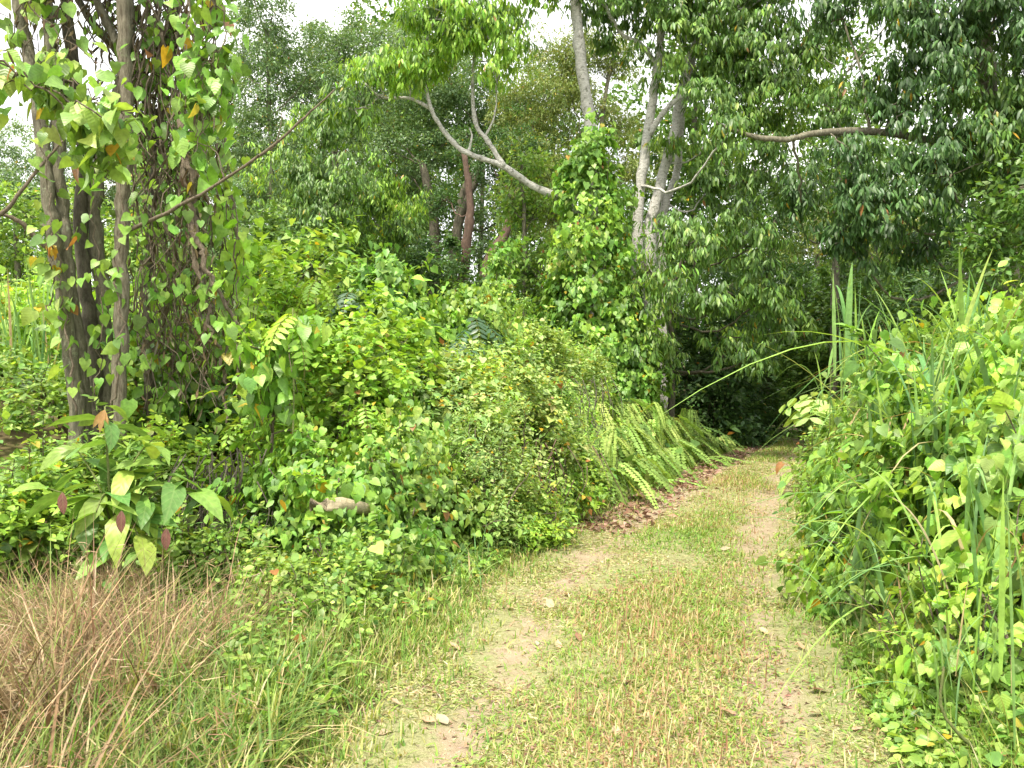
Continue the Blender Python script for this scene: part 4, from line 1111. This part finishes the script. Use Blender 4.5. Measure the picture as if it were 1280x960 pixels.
tree('big dark leaved tree filling the upper right, with a bare limb reaching left', [[(1262, 520, 15.5), (1262, 350, 15.5), (1250, 200, 15.2), (1230, 60, 15), (1220, -80, 15)]],
     [(1125, 135, 14.5, 62, 48), (1185, 85, 14.5, 76, 52), (1245, 150, 14, 70, 62), (1100, 245, 14.5, 66, 44), (1180, 215, 14, 76, 52), (1255, 245, 14.5, 56, 44), (1155, 15, 14.5, 85, 42), (1245, 20, 14, 75, 52), (1072, 200, 14.5, 38, 40), (1200, -70, 14.5, 160, 60), (1150, 300, 16, 76, 34), (1055, 300, 15, 44, 40), (1050, 15, 15.5, 46, 34), (1030, 130, 15.8, 34, 40), (1000, 250, 16, 40, 36), (1320, 100, 14, 90, 140)],
     'droop', 'dark', GREY, (.22, .1), size=.85, pal2='deep', limbs=[([(1250, 200, 15.2), (1180, 180, 15.1), (1100, 165, 15), (1025, 166, 14.6), (985, 174, 14.6), (945, 171, 14.7), (910, 160, 14.8), (890, 150, 15)], .085, .03)])
tree('tree with broad feathery dark leaves at the right picture edge', [[(1330, 520, 13), (1325, 330, 13), (1310, 200, 13)]],
     [(1252, 300, 13, 46, 40), (1285, 225, 12.6, 52, 52), (1290, 330, 13, 60, 36), (1330, 260, 13, 60, 80), (1215, 330, 14, 40, 26)], 'broad', 'deep', GREY, (.16, .06), size=.8)
tree('leafy light green young tree against the pale forked limb, right of the leafy stump', [[(655, 430, 18.5), (655, 300, 18.5), (652, 200, 18.5)]], [(655, 205, 18.5, 30, 28), (668, 270, 18.8, 34, 34), (640, 250, 18.6, 26, 30), (662, 330, 18.5, 36, 34)], 'broad', 'mix', GREY, (.07, .03), size=.7)
tree('yellow green tree glowing in the gap beyond the dark shrubs', [[(1025, 520, 31), (1022, 350, 31), (1018, 260, 31)]], [(1018, 275, 31, 44, 34), (1060, 310, 31, 46, 30), (1100, 330, 32, 44, 30), (985, 320, 32, 34, 34), (1130, 285, 33, 36, 26)], 'fine', 'olive', GREY, (.15, .06), size=1.3)
tree('dark tree standing over the shaded bend of the track', [[(955, 500, 25), (958, 380, 25), (970, 270, 25)]], [(975, 270, 25, 44, 40), (950, 330, 25, 46, 40), (1000, 370, 26, 40, 44), (940, 400, 26, 44, 40), (975, 430, 28, 44, 40), (930, 240, 24, 40, 36)], 'fine', 'dark', DARK, (.15, .06), size=1.3)
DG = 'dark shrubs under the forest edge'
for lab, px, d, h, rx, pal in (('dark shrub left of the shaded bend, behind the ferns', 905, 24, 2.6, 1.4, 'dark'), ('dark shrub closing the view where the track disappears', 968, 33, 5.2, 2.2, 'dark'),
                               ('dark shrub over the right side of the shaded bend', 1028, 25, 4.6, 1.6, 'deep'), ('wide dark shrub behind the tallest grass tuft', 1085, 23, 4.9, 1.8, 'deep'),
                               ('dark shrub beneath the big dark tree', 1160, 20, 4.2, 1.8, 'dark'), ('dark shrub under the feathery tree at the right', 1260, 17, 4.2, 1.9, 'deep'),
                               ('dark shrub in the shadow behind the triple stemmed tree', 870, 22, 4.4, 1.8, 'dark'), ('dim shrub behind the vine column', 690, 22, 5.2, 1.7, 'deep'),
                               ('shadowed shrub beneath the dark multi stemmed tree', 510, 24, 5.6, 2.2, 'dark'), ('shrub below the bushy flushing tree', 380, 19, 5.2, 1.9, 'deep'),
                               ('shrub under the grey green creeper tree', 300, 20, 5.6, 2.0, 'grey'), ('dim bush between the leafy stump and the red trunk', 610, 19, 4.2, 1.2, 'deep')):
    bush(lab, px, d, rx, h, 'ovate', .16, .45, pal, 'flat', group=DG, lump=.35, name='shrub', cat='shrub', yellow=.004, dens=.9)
bush('heart leaf vine wrapping the pale forked tree\'s lower trunk into a tall column', 738, 17.1, .98, 6.7, 'heart', .15, .92, 'vine', 'hang', name='climbing_vine', cat='vine', lump=.2, yellow=.01, dens=1.1)
bush('heart leaf vine spilling down right of the vine column to the thin dark trunk', 778, 16.7, .8, 3.7, 'heart', .14, .92, 'vine', 'hang', name='climbing_vine', cat='vine', lump=.25, yellow=.015)
bush('leafy stump smothered in bright creeper, between the red trunk and the vine column', 628, 15.6, .42, 4.1, 'heart', .12, .9, 'vine', 'hang', name='creeper_stump', cat='stump')

# -------- the trunks and vines of the near left
tree('leaning lichen spotted trunk, leftmost of the near trunks, with bare side branches', [[(103, 600, 7.5), (95, 490, 7.5), (86, 410, 7.5), (72, 320, 7.5), (60, 240, 7.5), (45, 120, 7.5), (22, -10, 7.5), (5, -150, 7.5)], [(106, 600, 7.6), (101, 480, 7.6), (93, 390, 7.6), (80, 300, 7.6), (74, 200, 7.6), (66, 80, 7.6), (52, -60, 7.6)]], [(-30, -150, 7.6, 90, 70), (30, -190, 7.6, 90, 60)],
     'heart', 'mix', GREY, (.075, .055), limbs=[([(66, 314, 7.5), (40, 292, 7.4), (15, 272, 7.3), (-40, 262, 7.2)], .03, .014, TWIG), ([(-30, 290, 7.2), (8, 262, 7.2), (25, 240, 7.2), (62, 195, 7.3), (80, 175, 7.3)], .022, .01, TWIG)], name='vine_hung_tree')
tree('darker twin trunk, left of the pair standing close together', [[(122, 600, 7.9), (120, 480, 7.9), (112, 400, 7.9), (100, 290, 7.9), (104, 200, 7.9), (92, 90, 7.9), (82, -10, 7.9), (70, -150, 7.9)]], [(70, -140, 7.9, 80, 60)], 'heart', 'vine', DARK, (.07, .055), name='vine_hung_tree')
tree('mossy twin trunk, right of the pair standing close together', [[(136, 600, 8), (134, 480, 8), (128, 390, 8), (118, 270, 8), (128, 190, 8), (150, 110, 8), (158, 40, 8), (156, -150, 8)]], [(160, -140, 8, 70, 60)], 'heart', 'vine', GREY, (.078, .06), name='vine_hung_tree', limbs=[([(150, 60, 8), (125, 10, 8), (100, -60, 8)], .05, .03)])
tree('pale fissured trunk standing foremost, with a long bare branch slanting up to the right', [[(148, 600, 7.4), (150, 500, 7.4), (150, 400, 7.4), (152, 290, 7.4), (158, 190, 7.4), (157, 80, 7.4), (153, -20, 7.4), (150, -150, 7.4)]], [(120, -150, 7.4, 80, 60)], 'heart', 'vine',
     barkmat('fissured_bark', (.09, .075, .05), (.26, .235, .17), (.19, .2, .12), 18, .3, .2), (.068, .055), name='vine_hung_tree',
     limbs=[([(150, 292, 7.4), (205, 268, 7.2), (262, 236, 7.05), (330, 190, 6.9), (382, 146, 6.8), (418, 112, 6.75)], .021, .007, TWIG), ([(322, 195, 6.9), (345, 180, 6.95), (352, 140, 7)], .007, .003, TWIG), ([(280, 226, 7), (270, 190, 7), (240, 175, 7.1)], .007, .003, TWIG)])
tree('dark forking trunk, right hand one of the near trunks, behind the vine curtain', [[(190, 600, 8.4), (186, 450, 8.4), (188, 300, 8.4), (196, 200, 8.4), (205, 130, 8.4), (215, 60, 8.4), (224, -20, 8.4), (230, -150, 8.4)]], [(240, -140, 8.4, 70, 60)], 'heart', 'vine', DARK, (.055, .045), name='vine_hung_tree',
     limbs=[([(196, 200, 8.4), (180, 120, 8.4), (150, 70, 8.4), (110, 20, 8.4), (80, -40, 8.4)], .05, .035)])


def vine(label, stems, nl, L, pal, d, spread=.06, leafmat_=None, dead=0, stemr=(.008, .004), mat=TWIG, tpl='heart', yellow=.03, asp=.92, wob=.02):
    pts = [[at(px, py, d + dz) for px, py, dz in s] for s in stems]
    b = min((p for s in pts for p in s), key=lambda p: p[2])
    t = thing('climbing_vine', label, 'vine', b, 'vines hanging on the near left trunks')
    cs = [curve(s, 8, wob) for s in pts]
    tubes('stem', mat, [(c, stemr[0] * R.uniform(.6, 1.5), stemr[1]) for c in cs], t, 6)
    P = np.array([c[R.integers(0, len(c))] for c in (cs[R.integers(0, len(cs))] for _ in range(nl))]) + R.normal(size=(nl, 3)) * spread
    D, N = orient(unit(R.normal(size=P.shape) * [1, 1, .2] + [0, -.5, 0]), 'hang')
    LL = L * np.clip(R.normal(1, .25, nl), .5, 1.6)
    leafcloud('foliage', VEIN, P, D, N, LL, LL * asp, cols(nl, pal, yellow), tpl, bend=np.clip(R.normal(.25, .15, nl), 0, .7), fold=.22, parent=t, uv=True)
    if dead:
        P = np.array([c[R.integers(0, len(c))] for c in (cs[R.integers(0, len(cs))] for _ in range(dead))]) + R.normal(size=(dead, 3)) * spread * .7
        D = unit(R.normal(size=P.shape) * [.4, .4, .3] + [0, 0, -1.])
        leafcloud('dead_leaves', DRY, P, D, R.normal(size=P.shape), .11 * np.clip(R.normal(1, .4, dead), .3, 2), .028, cols(dead, 'dry', 0) * [.34, .44, .42], 'lance', bend=R.normal(0, .4, dead), fold=.8, parent=t).name = 'dead_foliage'
    return t


u = R.uniform
vine('large leaved vine spray hanging in front of the leftmost trunks, with orange yellow leaves', [[(-40, u(70, 130), u(-.3, .3)), (u(20, 60), u(75, 120), u(-.3, .3)), (u(90, 130), u(90, 150), u(-.3, .3)), (u(120, 170), u(130, 220), u(-.3, .3))] for _ in range(9)]
     + [[(u(60, 140), 100, 0), (u(80, 140), 170, .1), (u(90, 150), u(200, 250), .1)] for _ in range(4)], 300, .115, 'mix', 5.7, .09, yellow=.03)
vine('backlit vine column on the right side of the near trunks, reaching the sky gap', [[(u(215, 275), -60, u(-.3, .3)), (u(220, 285), 40, u(-.3, .3)), (u(225, 290), 110, u(-.3, .3)), (u(230, 295), u(150, 230), u(-.3, .3))] for _ in range(11)], 300, .12, 'vine', 7.3, .1, dead=60, yellow=.02)
vine('curtain of brown hanging stems and dead leaves between the near trunks and the bank', [[(u(165, 265), u(-80, 60), u(-.3, .3)), (u(160, 262), 140, u(-.4, .4)), (u(160, 265), 260, u(-.4, .4)), (u(165, 270), 380, u(-.4, .4)), (u(170, 280), u(430, 530), u(-.4, .4))] for _ in range(52)], 620, .1, 'vine', 8.0, .09, dead=800)
vine('thick dead brown vine sagging down right of the curtain', [[(225, 150, 0), (238, 240, 0), (243, 320, 0), (262, 400, 0), (278, 460, 0), (283, 530, 0)], [(228, 200, .05), (246, 300, .05), (256, 370, .05), (272, 420, 0)], [(240, 280, 0), (255, 330, 0), (290, 400, 0), (300, 500, 0)]], 46, .12, 'vine', 7.6, .07, dead=160, stemr=(.028, .012))
vine('sunlit loose vine leaves trailing right of the dead brown vine', [[(u(255, 290), u(170, 230), u(-.3, .3)), (u(262, 305), 300, u(-.3, .3)), (u(270, 320), 380, u(-.3, .3)), (u(275, 330), 450, u(-.3, .3))] for _ in range(10)], 300, .12, 'lime', 8.4, .1, yellow=.02)
vine('vine leaves around the top of the leftmost trunks against white sky', [[(u(-20, 120), -80, u(-.3, .3)), (u(-10, 120), 0, u(-.3, .3)), (u(0, 130), u(50, 110), u(-.3, .3))] for _ in range(10)], 120, .13, 'mix', 7.4, .1, dead=150, yellow=.03)
vine('dark dead leaf bunches hanging high between the near trunks', [[(u(105, 215), -60, u(-.3, .3)), (u(105, 215), 30, u(-.3, .3)), (u(110, 215), u(90, 170), u(-.3, .3))] for _ in range(22)], 130, .12, 'vine', 8.3, .1, dead=700)
vine('thin climber with sparse paired leaves on the pale fissured trunk', [[(140, 520, -.05), (152, 430, -.1), (145, 340, -.1), (155, 250, -.1), (148, 150, -.1), (150, 60, -.1)], [(118, 500, .1), (128, 400, .1), (120, 300, .1), (110, 200, 0)]], 100, .105, 'vine', 7.25, .07)
vine('thin climber with orange and yellow leaves on the leaning trunk', [[(95, 520, -.1), (84, 420, -.1), (70, 330, -.1), (62, 250, -.1), (50, 150, -.1)], [(60, 400, -.1), (66, 340, -.1), (50, 280, -.1)]], 80, .11, 'mix', 7.35, .08, yellow=.12)
vine('mass of lit leaves low behind the curtain, seen between its stems', [[(u(165, 290), u(300, 380), u(-.3, .3)), (u(165, 290), 430, u(-.3, .3)), (u(165, 290), u(480, 540), u(-.3, .3))] for _ in range(16)], 420, .11, 'lime', 9.0, .12)

# -------- forest behind
tree('pale hazy tree low against the white sky at the far left', [[(20, 500, 19), (22, 350, 19), (18, 250, 19)]], [(15, 265, 19, 60, 40), (-40, 300, 19, 50, 40), (60, 320, 19, 45, 36), (10, 350, 19, 60, 40), (90, 270, 20, 40, 40), (120, 340, 20, 50, 40), (180, 300, 20, 50, 50), (230, 330, 20, 45, 50), (200, 220, 21, 50, 40)], 'broad', 'mix', GREY, (.1, .04), size=.8)
tree('tall grey green tree whose top meets the sky gap above the bushy flushing tree', [[(400, 450, 30), (402, 250, 30), (410, 90, 30)]], [(415, 75, 30, 46, 34), (380, 120, 30, 44, 40), (450, 60, 30.5, 40, 26), (440, 150, 30, 50, 50), (345, 60, 30, 36, 30), (500, 45, 30, 40, 26), (480, 120, 30, 46, 40), (400, 200, 30, 60, 40)], 'fine', 'grey', GREY, (.15, .06), size=1.2)
tree('dark airy tree behind the sky gap at the upper right', [[(1040, 500, 22), (1045, 300, 22), (1050, 100, 22)]], [(1035, 75, 21, 26, 40), (1020, 215, 21, 40, 30), (1075, 60, 22, 34, 30), (985, 150, 22, 40, 40), (1075, 170, 22, 34, 34), (1045, 250, 21, 50, 36), (1100, 300, 22, 60, 30), (985, 230, 20, 34, 30), (1130, -10, 22, 60, 34)], 'broad', 'deep', GREY, (.13, .05), size=.95, dens=.8)
FGp = 'forest trees closing the view behind'


def dup(root, loc, rz, s, label):
    r = root.copy(); COL.objects.link(r); r.location = loc; r.rotation_euler = (0, 0, rz); r.scale = (s, s, s); r['label'] = label
    for ch in list(root.children):
        c = ch.copy(); COL.objects.link(c); c.parent = r
    return r


pa = tree('far forest tree with a tall dull green crown, rearmost left', [[(250, 520, 36), (255, 300, 36), (250, 140, 36)]], [(250, 130, 36, 70, 50), (200, 200, 36, 55, 50), (300, 190, 36, 60, 50), (250, 250, 36, 80, 50), (205, 310, 36, 60, 45), (300, 320, 36, 60, 50), (250, 400, 36, 80, 50)], 'fine', 'grey', GREY, (.22, .08), size=1.7, clump=.8, group=FGp, name='forest_tree')
pb_ = tree('far forest tree with a dark layered crown, rearmost right', [[(1200, 520, 38), (1195, 300, 38), (1200, 120, 38)]], [(1200, 120, 38, 75, 50), (1140, 190, 38, 60, 50), (1255, 210, 38, 60, 50), (1195, 270, 38, 80, 50), (1140, 330, 38, 60, 50), (1250, 340, 38, 60, 50), (1200, 410, 38, 80, 50)], 'broad', 'deep', DARK, (.24, .08), size=1.6, clump=.9, group=FGp, name='forest_tree')
FT = [(-120, 34, 1.0, 'at the extreme left'), (-10, 40, .9, 'beyond the left grass stand'), (95, 33, .75, 'seen between the leaning and twin trunks'), (180, 42, .95, 'behind the vine curtain'), (420, 42, 1.1, 'behind the bushy flushing tree'), (520, 38, 1.05, 'behind the dark multi stemmed tree'),
      (605, 44, 1.15, 'behind the red trunk'), (690, 36, .85, 'behind the yellowish airy tree'), (790, 40, .95, 'seen between the pale trunks'), (870, 34, 1.0, 'behind the triple stemmed tree'), (950, 42, 1.1, 'behind the shaded bend'), (1060, 44, 1.05, 'behind the yellow green tree'),
      (1120, 36, .9, 'behind the tallest grass tuft'), (1290, 32, .95, 'behind the right edge'), (1400, 36, 1.1, 'outermost on the right'), (350, 36, .8, 'low behind the creeper tree')]
for i, (px, d, s, wh) in enumerate(FT):
    x = (px - 640) / F * d
    dup((pa, pb_)[i % 2 if px > 500 else 0], (x, d, float(gh(x, d)) - .2), R.random() * 6.28, s, 'far forest tree ' + wh)
